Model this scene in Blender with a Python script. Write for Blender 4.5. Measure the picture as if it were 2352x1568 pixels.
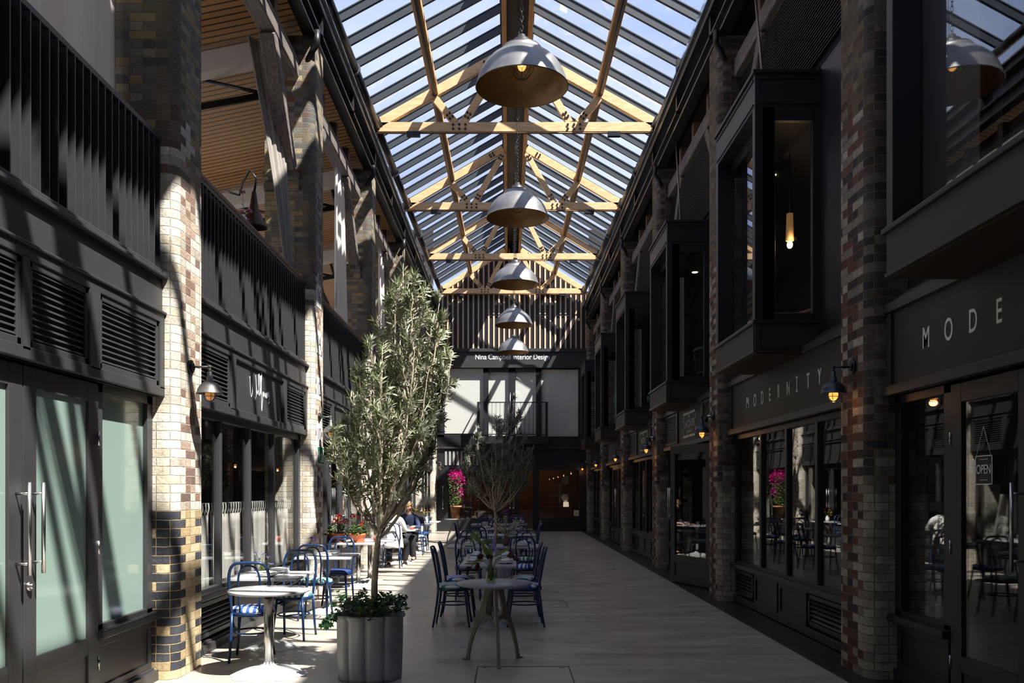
import bpy, math, random
from mathutils import Vector, Matrix
R = random.Random(7)
SC = bpy.context.scene
for o in list(bpy.data.objects): bpy.data.objects.remove(o)
PI = math.pi

# ---------------------------------------------------------------- camera
cam = bpy.data.cameras.new('camera'); camo = bpy.data.objects.new('camera', cam)
SC.collection.objects.link(camo); SC.camera = camo
camo.location = (0, 0, 1.62); camo.rotation_euler = (PI/2, 0, 0)
cam.sensor_width = 36; cam.lens = 36*1990/2352
cam.shift_x = 0.0034; cam.shift_y = 0.1454
cam.clip_start = 0.05; cam.clip_end = 500

# ---------------------------------------------------------------- sun, sky, exposure
sun = bpy.data.lights.new('sun', 'SUN'); suno = bpy.data.objects.new('sun', sun)
SC.collection.objects.link(suno)
sun.energy = 11.0; sun.angle = math.radians(0.55); sun.color = (1.0, 0.95, 0.87)
SUNDIR = Vector((-0.53, 0.44, -1.0)).normalized()
suno.rotation_euler = SUNDIR.to_track_quat('-Z', 'Y').to_euler()
suno.location = (6, -4, 20)
world = bpy.data.worlds.new('world'); SC.world = world; world.use_nodes = True
wn = world.node_tree; wn.nodes.clear()
wo = wn.nodes.new('ShaderNodeOutputWorld'); wb = wn.nodes.new('ShaderNodeBackground')
tc = wn.nodes.new('ShaderNodeTexCoord'); nz = wn.nodes.new('ShaderNodeTexNoise')
mp = wn.nodes.new('ShaderNodeMapping'); mp.inputs['Scale'].default_value = (1.2, 2.2, 3.0)
cr = wn.nodes.new('ShaderNodeValToRGB')
nz.inputs['Scale'].default_value = 2.2; nz.inputs['Detail'].default_value = 6; nz.inputs['Roughness'].default_value = .55
cr.color_ramp.elements[0].position = .40; cr.color_ramp.elements[0].color = (.33, .43, .69, 1)
cr.color_ramp.elements[1].position = .72; cr.color_ramp.elements[1].color = (.62, .69, .83, 1)
wn.links.new(tc.outputs['Generated'], mp.inputs[0]); wn.links.new(mp.outputs[0], nz.inputs['Vector'])
wn.links.new(nz.outputs['Fac'], cr.inputs[0]); wn.links.new(cr.outputs[0], wb.inputs[0])
wb.inputs[1].default_value = 1.12; wn.links.new(wb.outputs[0], wo.inputs[0])
SC.view_settings.view_transform = 'Standard'; SC.view_settings.look = 'None'
SC.view_settings.exposure = 0.45; SC.view_settings.gamma = 1.0; SC.view_settings.use_curve_mapping = False
try:
    SC.cycles.use_denoising = True; SC.cycles.max_bounces = 10; SC.cycles.transparent_max_bounces = 24
    SC.cycles.diffuse_bounces = 5; SC.cycles.glossy_bounces = 4; SC.cycles.sample_clamp_indirect = 6
    SC.cycles.caustics_reflective = False; SC.cycles.caustics_refractive = False
except Exception: pass

# ---------------------------------------------------------------- materials
def s2l(c):
    return tuple(((v/255)/12.92 if v/255 <= .04045 else (((v/255)+.055)/1.055)**2.4) for v in c)
MATS = {}
def mat(name, col=(128,128,128), rough=.5, metal=0., bump=0., bscale=40., var=0., vscale=6., emit=None, estr=0., spec=.5, lin=None, stretch=None):
    if name in MATS: return MATS[name]
    m = bpy.data.materials.new(name); m.use_nodes = True; nt = m.node_tree
    b = nt.nodes['Principled BSDF']; c = lin or s2l(col)
    b.inputs['Base Color'].default_value = (*c, 1); b.inputs['Roughness'].default_value = rough
    b.inputs['Metallic'].default_value = metal; b.inputs['Specular IOR Level'].default_value = spec
    if emit:
        b.inputs['Emission Color'].default_value = (*emit, 1); b.inputs['Emission Strength'].default_value = estr
    if var or bump:
        t = nt.nodes.new('ShaderNodeTexCoord'); mpn = nt.nodes.new('ShaderNodeMapping')
        nt.links.new(t.outputs['Object'], mpn.inputs[0])
        if stretch: mpn.inputs['Scale'].default_value = stretch
    if var:
        n = nt.nodes.new('ShaderNodeTexNoise'); n.inputs['Scale'].default_value = vscale; n.inputs['Detail'].default_value = 6
        nt.links.new(mpn.outputs[0], n.inputs['Vector'])
        r = nt.nodes.new('ShaderNodeValToRGB')
        r.color_ramp.elements[0].position = .3; r.color_ramp.elements[1].position = .7
        r.color_ramp.elements[0].color = (*[x*(1-var) for x in c], 1)
        r.color_ramp.elements[1].color = (*[min(1, x*(1+var)) for x in c], 1)
        nt.links.new(n.outputs['Fac'], r.inputs[0]); nt.links.new(r.outputs[0], b.inputs['Base Color'])
    if bump:
        n2 = nt.nodes.new('ShaderNodeTexNoise'); n2.inputs['Scale'].default_value = bscale; n2.inputs['Detail'].default_value = 4
        nt.links.new(mpn.outputs[0], n2.inputs['Vector'])
        bp = nt.nodes.new('ShaderNodeBump'); bp.inputs['Strength'].default_value = bump; bp.inputs['Distance'].default_value = .01
        nt.links.new(n2.outputs['Fac'], bp.inputs['Height']); nt.links.new(bp.outputs[0], b.inputs['Normal'])
    MATS[name] = m; return m

def glassmat(name, ior=1.5, tint=(1,1,1), rough=0.0, wob=0.):
    m = bpy.data.materials.new(name); m.use_nodes = True; nt = m.node_tree; nt.nodes.clear()
    o = nt.nodes.new('ShaderNodeOutputMaterial'); mx = nt.nodes.new('ShaderNodeMixShader')
    f = nt.nodes.new('ShaderNodeFresnel'); f.inputs[0].default_value = ior
    t = nt.nodes.new('ShaderNodeBsdfTransparent'); t.inputs[0].default_value = (*tint, 1)
    g = nt.nodes.new('ShaderNodeBsdfGlossy'); g.inputs['Roughness'].default_value = rough
    # a pane has no thickness here, so the fresnel must read the same from both sides
    ge = nt.nodes.new('ShaderNodeNewGeometry'); ma = nt.nodes.new('ShaderNodeMath'); ma.operation = 'MULTIPLY_ADD'
    ma.inputs[1].default_value = 1/ior-ior; ma.inputs[2].default_value = ior
    nt.links.new(ge.outputs['Backfacing'], ma.inputs[0]); nt.links.new(ma.outputs[0], f.inputs[0])
    nt.links.new(f.outputs[0], mx.inputs[0]); nt.links.new(t.outputs[0], mx.inputs[1]); nt.links.new(g.outputs[0], mx.inputs[2])
    nt.links.new(mx.outputs[0], o.inputs[0]); MATS[name] = m; return m

def add(nt, kind, **kw):
    n = nt.nodes.new(kind)
    for k, v in kw.items(): setattr(n, k, v)
    return n
class NM:                                  # tiny helper for node maths
    def __init__(s, nt): s.nt = nt
    def m(s, op, a, b=0., c=0.):
        n = s.nt.nodes.new('ShaderNodeMath'); n.operation = op
        for i, v in enumerate((a, b, c)):
            if isinstance(v, (int, float)): n.inputs[i].default_value = v
            else: s.nt.links.new(v, n.inputs[i])
        return n.outputs[0]
    def ramp(s, fac, stops, const=True):
        n = s.nt.nodes.new('ShaderNodeValToRGB'); r = n.color_ramp
        if const: r.interpolation = 'CONSTANT'
        while len(r.elements) < len(stops): r.elements.new(.5)
        for e, (p, c) in zip(r.elements, stops): e.position = p
        for e, (p, c) in zip(r.elements, stops): e.color = (*s2l(c), 1)
        s.nt.links.new(fac, n.inputs[0]); return n.outputs[0]
    def mix(s, f, a, b):
        n = s.nt.nodes.new('ShaderNodeMix'); n.data_type = 'RGBA'
        for i, v in ((0, f), (6, a), (7, b)):
            if isinstance(v, (int, float)): n.inputs[i].default_value = v
            elif isinstance(v, tuple): n.inputs[i].default_value = (*v, 1)
            else: s.nt.links.new(v, n.inputs[i])
        return n.outputs[2]

def brickmat(name, side):
    m = bpy.data.materials.new(name); m.use_nodes = True; nt = m.node_tree; b = nt.nodes['Principled BSDF']
    N = NM(nt); uv = nt.nodes.new('ShaderNodeUVMap'); sp = nt.nodes.new('ShaderNodeSeparateXYZ'); nt.links.new(uv.outputs[0], sp.inputs[0])
    nw = nt.nodes.new('ShaderNodeTexNoise'); nw.inputs['Scale'].default_value = 9; nt.links.new(uv.outputs[0], nw.inputs['Vector'])
    wob = N.m('MULTIPLY', N.m('SUBTRACT', nw.outputs['Fac'], .5), .012)
    u = N.m('ADD', sp.outputs[0], wob); v = N.m('ADD', sp.outputs[1], wob)
    RH, BW = .076, .23
    rv = N.m('DIVIDE', v, RH); row = N.m('FLOOR', rv); fv = N.m('SUBTRACT', rv, row)
    odd = N.m('FLOORED_MODULO', row, 2.)
    cu = N.m('DIVIDE', N.m('ADD', u, N.m('MULTIPLY', odd, BW/2)), BW); col = N.m('FLOOR', cu); fu = N.m('SUBTRACT', cu, col)
    # headers: on some rows a stretcher is split in two
    wn_ = nt.nodes.new('ShaderNodeTexWhiteNoise'); wn_.noise_dimensions = '2D'
    cb = nt.nodes.new('ShaderNodeCombineXYZ'); nt.links.new(col, cb.inputs[0]); nt.links.new(row, cb.inputs[1]); nt.links.new(cb.outputs[0], wn_.inputs['Vector'])
    split = N.m('GREATER_THAN', wn_.outputs['Value'], .45)
    half = N.m('MULTIPLY', split, N.m('GREATER_THAN', fu, .5))
    fu2 = N.m('ADD', N.m('MULTIPLY', fu, N.m('SUBTRACT', 1., split)), N.m('MULTIPLY', split, N.m('FRACT', N.m('MULTIPLY', fu, 2.))))
    wid = N.m('MULTIPLY', BW, N.m('SUBTRACT', 1., N.m('MULTIPLY', split, .5)))
    wn2 = nt.nodes.new('ShaderNodeTexWhiteNoise'); wn2.noise_dimensions = '3D'
    cb2 = nt.nodes.new('ShaderNodeCombineXYZ'); nt.links.new(col, cb2.inputs[0]); nt.links.new(row, cb2.inputs[1]); nt.links.new(half, cb2.inputs[2]); nt.links.new(cb2.outputs[0], wn2.inputs['Vector'])
    rnd = wn2.outputs['Value']
    du = N.m('MULTIPLY', N.m('MINIMUM', fu2, N.m('SUBTRACT', 1., fu2)), wid)
    dv = N.m('MULTIPLY', N.m('MINIMUM', fv, N.m('SUBTRACT', 1., fv)), RH)
    d = N.m('MINIMUM', du, dv)
    mr = nt.nodes.new('ShaderNodeMapRange'); mr.inputs[1].default_value = .002; mr.inputs[2].default_value = .005; nt.links.new(d, mr.inputs[0])
    brick = mr.outputs[0]
    vc = N.m('MULTIPLY', N.m('ADD', row, .5), RH); uc = N.m('MULTIPLY', N.m('SUBTRACT', N.m('ADD', col, .5), N.m('MULTIPLY', odd, .5)), BW)
    jit = N.m('MULTIPLY', N.m('SUBTRACT', rnd, .5), .7)
    court = N.m('MULTIPLY', N.m('GREATER_THAN', uc, .08), N.m('LESS_THAN', uc, .46))
    if side[0] == 'L':
        pale = N.ramp(rnd, [(0,(206,199,186)),(.2,(190,184,170)),(.38,(218,211,198)),(.55,(176,169,156)),(.7,(200,188,166)),(.86,(212,206,194))])
        red = N.ramp(rnd, [(0,(150,120,104)),(.22,(126,102,92)),(.42,(172,150,132)),(.6,(110,92,84)),(.75,(186,170,150)),(.9,(140,112,98))])
        soot_shade = N.ramp(rnd, [(0,(150,142,124)),(.18,(122,118,110)),(.34,(158,140,104)),(.48,(108,106,100)),(.6,(164,152,126)),(.74,(134,128,116)),(.86,(150,132,100)),(.97,(132,92,74))])
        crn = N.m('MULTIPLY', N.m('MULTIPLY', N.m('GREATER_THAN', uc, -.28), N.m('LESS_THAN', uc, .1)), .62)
        soot_shade = N.mix(crn, soot_shade, s2l((78,78,80)))
        buff = N.ramp(rnd, [(0,(190,170,134)),(.3,(176,154,116)),(.5,(200,184,152)),(.75,(166,146,112))])
        blue = N.ramp(rnd, [(0,(58,60,68)),(.4,(48,50,58)),(.7,(70,72,78))])
        mid = N.mix(N.m('MULTIPLY', court, N.m('GREATER_THAN', N.m('ADD', rnd, 0.), .25)), pale, red)
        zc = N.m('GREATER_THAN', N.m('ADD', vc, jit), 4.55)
        col1 = N.mix(zc, mid, soot_shade)  # bricks and mortar darker above the sun line: painted shade besides soot
        dk = N.m('MAXIMUM', N.m('MULTIPLY', N.m('LESS_THAN', uc, N.m('ADD', .02, N.m('MULTIPLY', odd, .1))), N.m('GREATER_THAN', N.m('FRACT', N.m('MULTIPLY', rnd, 7.3)), .16)), N.m('MULTIPLY', odd, N.m('GREATER_THAN', uc, .44)))
        low = N.mix(dk, buff, blue)
        zl = N.m('LESS_THAN', vc, 1.45 if side == 'L0' else -5.)
        colr = N.mix(zl, col1, low)
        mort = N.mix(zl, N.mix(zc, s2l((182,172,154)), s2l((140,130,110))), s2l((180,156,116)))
    else:
        red = N.ramp(rnd, [(0,(100,68,58)),(.2,(82,56,50)),(.38,(128,120,110)),(.5,(70,54,52)),(.66,(108,78,66)),(.8,(134,128,118)),(.9,(60,54,56))])
        soot_shade = N.ramp(rnd, [(0,(78,76,72)),(.25,(104,98,90)),(.45,(60,58,60)),(.65,(118,110,98)),(.85,(86,74,66))])
        yel = N.ramp(rnd, [(0,(112,100,76)),(.25,(96,88,72)),(.45,(124,110,82)),(.62,(82,76,68)),(.8,(106,90,68))])
        pale = N.ramp(rnd, [(0,(172,164,148)),(.4,(146,138,124)),(.7,(186,178,162))])
        zc = N.m('GREATER_THAN', N.m('ADD', vc, jit), 5.0)
        isc = N.m('GREATER_THAN', uc, .05)
        low = N.m('MULTIPLY', N.m('LESS_THAN', N.m('ADD', vc, jit), 1.75), N.m('LESS_THAN', uc, .05))
        colr = N.mix(isc, soot_shade, N.mix(zc, red, yel))
        colr = N.mix(N.m('MULTIPLY', low, .8), colr, pale)
        edge = N.m('MULTIPLY', N.m('MULTIPLY', isc, N.m('SUBTRACT', 1., zc)), N.m('MULTIPLY', N.m('MAXIMUM', N.m('LESS_THAN', uc, .12), N.m('GREATER_THAN', uc, .40)), N.m('GREATER_THAN', N.m('FRACT', N.m('MULTIPLY', rnd, 5.7)), .3)))
        colr = N.mix(N.m('MULTIPLY', edge, .8), colr, pale)
        mort = s2l((138,116,92))
    n3 = nt.nodes.new('ShaderNodeTexNoise'); n3.inputs['Scale'].default_value = 42; n3.inputs['Detail'].default_value = 6; nt.links.new(uv.outputs[0], n3.inputs['Vector'])
    n4 = nt.nodes.new('ShaderNodeTexNoise'); n4.inputs['Scale'].default_value = 1.6; n4.inputs['Detail'].default_value = 5; nt.links.new(uv.outputs[0], n4.inputs['Vector'])
    shade = N.m('ADD', .30, N.m('ADD', N.m('MULTIPLY', n3.outputs['Fac'], .8), N.m('MULTIPLY', n4.outputs['Fac'], .45)))
    mm = N.mix(brick, mort, colr)
    n5 = nt.nodes.new('ShaderNodeTexNoise'); n5.inputs['Scale'].default_value = 11; n5.inputs['Detail'].default_value = 7; n5.inputs['Roughness'].default_value = .7; nt.links.new(uv.outputs[0], n5.inputs['Vector'])
    mr5 = nt.nodes.new('ShaderNodeMapRange'); mr5.inputs[1].default_value = .5; mr5.inputs[2].default_value = .72; mr5.inputs[4].default_value = .35 if side[0]=='L' else .6; nt.links.new(n5.outputs['Fac'], mr5.inputs[0])
    mm = N.mix(mr5.outputs[0], mm, s2l((96,92,86)) if side[0]=='L' else s2l((52,50,50)))
    vs = nt.nodes.new('ShaderNodeVectorMath'); vs.operation = 'SCALE'; nt.links.new(mm, vs.inputs[0]); nt.links.new(shade, vs.inputs['Scale'])
    nt.links.new(vs.outputs[0], b.inputs['Base Color']); b.inputs['Roughness'].default_value = .85; b.inputs['Specular IOR Level'].default_value = .25
    bp = nt.nodes.new('ShaderNodeBump'); bp.inputs['Strength'].default_value = .9; bp.inputs['Distance'].default_value = .008
    hh = N.m('ADD', brick, N.m('ADD', N.m('MULTIPLY', n3.outputs['Fac'], .7), N.m('MULTIPLY', rnd, .35)))
    nt.links.new(hh, bp.inputs['Height']); nt.links.new(bp.outputs[0], b.inputs['Normal'])
    MATS[name] = m; return m

def stripemat(name, c1, c2, axis=0, period=.07, duty=.5, rough=.8, metal=0, depth=0.):
    m = bpy.data.materials.new(name); m.use_nodes = True; nt = m.node_tree; b = nt.nodes['Principled BSDF']; N = NM(nt)
    t = nt.nodes.new('ShaderNodeTexCoord'); sp = nt.nodes.new('ShaderNodeSeparateXYZ'); nt.links.new(t.outputs['Object'], sp.inputs[0])
    f = N.m('FRACT', N.m('ADD', N.m('DIVIDE', sp.outputs[axis], period), 100.5)); k = N.m('GREATER_THAN', f, duty)
    nt.links.new(N.mix(k, s2l(c1), s2l(c2)), b.inputs['Base Color'])
    b.inputs['Roughness'].default_value = rough; b.inputs['Metallic'].default_value = metal
    if depth:
        bp = nt.nodes.new('ShaderNodeBump'); bp.inputs['Distance'].default_value = depth; nt.links.new(N.m('SUBTRACT', 1., k), bp.inputs['Height']); nt.links.new(bp.outputs[0], b.inputs['Normal'])
    MATS[name] = m; return m

P_DARK = mat('charcoal_paint', lin=(.038,.038,.041), rough=.42, var=.12, vscale=3, bump=.05, bscale=120)
P_BLK = mat('black_blue_paint', lin=(.017,.017,.022), rough=.4, var=.12, vscale=3)
P_SIGN = mat('brown_black_sign_paint', lin=(.030,.028,.026), rough=.55)
STEEL_DK = mat('dark_steel', lin=(.03,.032,.038), rough=.35, metal=.5, var=.2, vscale=4)
GALV = mat('galvanised_steel', lin=(.22,.25,.28), rough=.4, metal=.8, var=.25, vscale=20)
BAR = mat('glazing_bar_grey', lin=(.036,.044,.054), rough=.45)
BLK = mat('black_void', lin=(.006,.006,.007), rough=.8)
BLACKM = mat('black_metal', lin=(.012,.012,.014), rough=.4)
TIMBER = mat('pine_timber', (214,178,132), rough=.6, var=.22, vscale=4, stretch=(1,6,6), bump=.1, bscale=30)
TIMBER_Y = mat('pine_timber_long', (206,160,108), rough=.6, var=.2, vscale=5, stretch=(6,.5,6))
OLDT = mat('weathered_timber', (112,104,98), rough=.8, var=.4, vscale=5, stretch=(6,.7,6), bump=.5, bscale=18)
OLDTB = mat('brown_timber', (120,92,66), rough=.8, var=.4, vscale=5, stretch=(6,.7,6), bump=.4, bscale=18)
PLASTER = mat('white_plaster', (190,186,180), rough=.8)
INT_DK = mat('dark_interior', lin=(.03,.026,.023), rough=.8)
INT_WOOD = mat('interior_wood_wall', (92,64,42), rough=.7, var=.3, vscale=3, stretch=(6,6,.6))
STAINLESS = mat('stainless_steel', lin=(.55,.54,.53), rough=.25, metal=1)
ZINC = mat('aged_zinc', lin=(.25,.25,.25), rough=.44, metal=.75, var=.22, vscale=5, bump=.06, bscale=30)
BRONZE_IN = mat('bronze_painted_inside', lin=(.34,.205,.085), rough=.5, metal=.35, var=.15, vscale=6)
LAMPZ = mat('lamp_pewter', lin=(.15,.147,.14), rough=.5, metal=.75)
LAMPB = mat('lamp_blue_black', lin=(.03,.034,.055), rough=.35, metal=.3)
BULB = mat('lit_bulb', lin=(1,.5,.15), emit=(1,.33,.06), estr=1.5)
BULB_HOT = mat('lit_filament', lin=(1,.7,.3), emit=(1,.5,.15), estr=7)
BULB_DIM = mat('dim_bulb_glass', lin=(.6,.33,.12), rough=.2, emit=(1,.4,.1), estr=.25)
BLUE = mat('blue_chair_paint', (20,45,82), rough=.32, var=.08)
MARBLE = mat('grey_marble_top', (186,186,188), rough=.25, var=.16, vscale=7)
CONCT = mat('grey_stone_top', (158,158,162), rough=.35, var=.12, vscale=7)
CASTG = mat('cast_iron_grey', (136,130,120), rough=.5, var=.2, vscale=14)
NAP = mat('white_linen', (232,230,226), rough=.9)
CHINA = mat('white_china', (235,235,232), rough=.2)
LINEN = mat('curtain_linen', (232,228,220), rough=.9, bump=.25, bscale=160)
def clothmat(name, col, tr=.45):
    m = mat(name, col, rough=.9, bump=.25, bscale=160); nt = m.node_tree; b = nt.nodes['Principled BSDF']; o = nt.nodes['Material Output']
    t = nt.nodes.new('ShaderNodeBsdfTranslucent'); t.inputs[0].default_value = (*s2l(col),1); mx = nt.nodes.new('ShaderNodeMixShader'); mx.inputs[0].default_value = tr
    nt.links.new(b.outputs[0], mx.inputs[1]); nt.links.new(t.outputs[0], mx.inputs[2]); nt.links.new(mx.outputs[0], o.inputs[0]); return m
LINEN = clothmat('linen_gauze', (236,232,226))
LINEN_D = mat('grey_linen', (172,166,158), rough=.9, bump=.25, bscale=160)
BLIND = mat('white_roller_blind', (240,238,234), rough=.9)
TERRA = mat('terracotta', (190,108,74), rough=.8, var=.15, vscale=9)
TERRA_D = mat('mossy_terracotta', (146,100,62), rough=.85, var=.35, vscale=9)
SOIL = mat('soil', (48,38,30), rough=.95)
ZPLANT = mat('zinc_planter', (164,165,168), rough=.5, metal=.15, var=.15, vscale=5, bump=.05)
BARK = mat('olive_bark', (172,160,140), rough=.85, var=.3, vscale=18, bump=.5, bscale=60)
SKIN = mat('skin', (214,164,138), rough=.5)
HAIRB = mat('brown_hair', (70,46,34), rough=.6, bump=.4, bscale=140)
HAIRG = mat('fair_hair', (128,98,70), rough=.6, bump=.4, bscale=140)
JACKETW = mat('white_jacket', (236,234,230), rough=.85)
TROUB = mat('black_trousers', (34,34,38), rough=.85)
SHIRTB = mat('navy_shirt', (44,56,86), rough=.85)
LETTER = mat('pale_lettering', (240,238,232), rough=.6)
LETTERW = mat('white_lettering', (235,235,235), rough=.5)
HATCH = mat('hatch_edge', (60,60,60), rough=.5, metal=.4)
GLASS = glassmat('window_glass', 1.62, (.975,.985,.98))
COATED = glassmat('coated_glass', 2.5, (.93,.95,.96))
ROOFG = glassmat('roof_glass', 1.35, (.97,.98,1.0))
TUMBLER = glassmat('tumbler_glass', 1.9, (.95,.96,.96), .02)
VASEG = glassmat('vase_glass', 1.5, (.86,.90,.78), .02)
FROST = mat('frosted_glass', (128,148,140), rough=.12, spec=.6)
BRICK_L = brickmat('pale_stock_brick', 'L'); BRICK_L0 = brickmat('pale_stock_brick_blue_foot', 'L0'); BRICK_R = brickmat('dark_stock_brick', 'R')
SLATW = stripemat('slatted_wood_ceiling', (34,24,16), (168,122,74), 1, .15, .22, .6, 0, .01)
SOFFIT = mat('brown_soffit', (52,34,24), rough=.6)
CUSH = {'blue': stripemat('blue_white_stripe', (38,84,178), (228,228,226), 0, .062, .5), 'teal': stripemat('teal_white_stripe', (70,122,122), (222,226,220), 0, .062, .5),
        'navy': mat('navy_cushion', (34,56,110), rough=.8)}
GRILLE = stripemat('fine_black_grille', (14,14,16), (58,56,58), 2, .04, .5, .5, 0, .006)

def leafmat(name, front, back, trans=.35):
    m = bpy.data.materials.new(name); m.use_nodes = True; nt = m.node_tree; nt.nodes.clear(); N = NM(nt)
    o = nt.nodes.new('ShaderNodeOutputMaterial'); ge = nt.nodes.new('ShaderNodeNewGeometry')
    oi = nt.nodes.new('ShaderNodeTexNoise'); oi.inputs['Scale'].default_value = 9; t = nt.nodes.new('ShaderNodeTexCoord'); nt.links.new(t.outputs['Object'], oi.inputs['Vector'])
    c = N.mix(ge.outputs['Backfacing'], s2l(front), s2l(back)); c2 = N.mix(N.m('MULTIPLY', oi.outputs['Fac'], .5), c, s2l(tuple(int(x*.62) for x in front)))
    p = nt.nodes.new('ShaderNodeBsdfPrincipled'); p.inputs['Roughness'].default_value = .42; nt.links.new(c2, p.inputs['Base Color'])
    tr = nt.nodes.new('ShaderNodeBsdfTranslucent'); nt.links.new(c2, tr.inputs[0]); mx = nt.nodes.new('ShaderNodeMixShader'); mx.inputs[0].default_value = trans
    nt.links.new(p.outputs[0], mx.inputs[1]); nt.links.new(tr.outputs[0], mx.inputs[2]); nt.links.new(mx.outputs[0], o.inputs[0]); MATS[name] = m; return m
OLIVE = leafmat('olive_leaf', (126,138,94), (192,194,172), .32)
OLIVE_D = leafmat('dull_olive_leaf', (96,102,84), (140,142,130), .25)  # greyer, darker leaf colour for the second tree
IVY = leafmat('ivy_leaf', (56,98,52), (92,124,80), .25)
GREEN = leafmat('geranium_leaf', (92,130,62), (120,150,90), .3)
STEMG = leafmat('stem_green', (110,140,52), (130,156,80), .3)
PETAL_R = leafmat('red_petal', (206,28,30), (206,40,40), .3)
PETAL_M = leafmat('magenta_petal', (224,44,150), (230,70,170), .35)
PETAL_DK = leafmat('dark_burgundy_petal', (74,14,24), (90,24,34), .2)
PETAL_V = leafmat('lilac_petal', (168,156,222), (180,170,228), .3)
PETAL_W = leafmat('cream_petal', (226,216,196), (222,214,198), .3)
PETAL_Y = leafmat('yellow_petal', (236,180,48), (230,176,60), .3)
PETAL_P = leafmat('purple_petal', (120,40,150), (130,60,160), .3)

# ---------------------------------------------------------------- geometry helpers
ORG = Vector((0,0,0))
def setorg(p): 
    global ORG; ORG = Vector(p)
class MB:
    def __init__(s): s.v = []; s.f = []; s.sm = []; s.uv = None
    def add(s, vs, fs, smooth=False):
        k = len(s.v); s.v += [tuple(p) for p in vs]; s.f += [tuple(i+k for i in f) for f in fs]; s.sm += [smooth]*len(fs); return s
    def box(s, x0, x1, y0, y1, z0, z1):
        x0,x1 = min(x0,x1),max(x0,x1); y0,y1 = min(y0,y1),max(y0,y1); z0,z1 = min(z0,z1),max(z0,z1)
        return s.add([(x0,y0,z0),(x1,y0,z0),(x1,y1,z0),(x0,y1,z0),(x0,y0,z1),(x1,y0,z1),(x1,y1,z1),(x0,y1,z1)],
            [(0,3,2,1),(4,5,6,7),(0,1,5,4),(1,2,6,5),(2,3,7,6),(3,0,4,7)])
    def bar(s, p0, p1, w, h, up=(0,0,1)):            # box section along p0-p1; w across, h along up
        p0,p1 = Vector(p0),Vector(p1); d = (p1-p0).normalized(); up = Vector(up)
        a = d.cross(up).normalized()*w/2; b = a.cross(d).normalized()*h/2
        vs = [p0-a-b,p0+a-b,p0+a+b,p0-a+b,p1-a-b,p1+a-b,p1+a+b,p1-a+b]
        return s.add(vs, [(0,1,2,3),(4,7,6,5),(0,4,5,1),(1,5,6,2),(2,6,7,3),(3,7,4,0)])
    def tube(s, pts, r, n=8, closed=False, smooth=True):
        pts = [Vector(p) for p in pts]; m = len(pts); rs = r if isinstance(r,(list,tuple)) else [r]*m
        k = len(s.v); prev = None; rings = []
        for i,p in enumerate(pts):
            if closed: t = pts[(i+1)%m]-pts[i-1]
            else: t = pts[min(i+1,m-1)]-pts[max(i-1,0)]
            t = t.normalized() if t.length > 1e-9 else Vector((0,0,1))
            if prev is None:
                a = t.cross(Vector((0,0,1))); 
                if a.length < .1: a = t.cross(Vector((0,1,0)))
            else: a = prev - t*prev.dot(t)
            a.normalize(); prev = a; b = t.cross(a)
            for j in range(n):
                th = 2*PI*j/n; q = p + (a*math.cos(th)+b*math.sin(th))*rs[i]; s.v.append(tuple(q))
        def ring(i): return k+i*n
        for i in range(m if closed else m-1):
            a0 = ring(i); b0 = ring((i+1)%m)
            for j in range(n):
                j2 = (j+1)%n; s.f.append((a0+j, a0+j2, b0+j2, b0+j)); s.sm.append(smooth)
        if not closed:
            s.f.append(tuple(ring(0)+j for j in reversed(range(n)))); s.sm.append(False)
            s.f.append(tuple(ring(m-1)+j for j in range(n))); s.sm.append(False)
        return s
    def cyl(s, p0, p1, r, n=16, smooth=True): return s.tube([p0,p1], r, n, False, smooth)
    def lathe(s, prof, n=32, c=(0,0,0), smooth=True, fr=None, cap=False):
        k = len(s.v); m = len(prof)
        for i,(r,z) in enumerate(prof):
            for j in range(n):
                th = 2*PI*j/n; rr = r*(fr(th,r,z) if fr else 1)
                s.v.append((c[0]+rr*math.cos(th), c[1]+rr*math.sin(th), c[2]+z))
        for i in range(m-1):
            for j in range(n):
                j2 = (j+1)%n; s.f.append((k+i*n+j,k+i*n+j2,k+(i+1)*n+j2,k+(i+1)*n+j)); s.sm.append(smooth)
        if cap:
            s.f.append(tuple(k+j for j in reversed(range(n)))); s.sm.append(False)
            s.f.append(tuple(k+(m-1)*n+j for j in range(n))); s.sm.append(False)
        return s
    def prism(s, poly, fn0, fn1):                     # poly 2-D, fn maps (a,b)->3-D
        m = len(poly); vs = [fn0(*p) for p in poly]+[fn1(*p) for p in poly]
        fs = [tuple(range(m-1,-1,-1)), tuple(range(m,2*m))]+[(i,(i+1)%m,m+(i+1)%m,m+i) for i in range(m)]
        return s.add(vs, fs)
    def ball(s, c, r, n=10, m=7, sq=(1,1,1)):
        prof = [(max(1e-4, math.sin(PI*i/m)), -math.cos(PI*i/m)) for i in range(m+1)]
        k = len(s.v)
        for (rr,z) in prof:
            for j in range(n):
                th = 2*PI*j/n; s.v.append((c[0]+r*sq[0]*rr*math.cos(th), c[1]+r*sq[1]*rr*math.sin(th), c[2]+r*sq[2]*z))
        for i in range(m):
            for j in range(n):
                j2 = (j+1)%n; s.f.append((k+i*n+j,k+i*n+j2,k+(i+1)*n+j2,k+(i+1)*n+j)); s.sm.append(True)
        return s
    def quad(s, a, b, c, d): return s.add([a,b,c,d], [(0,1,2,3)])
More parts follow.
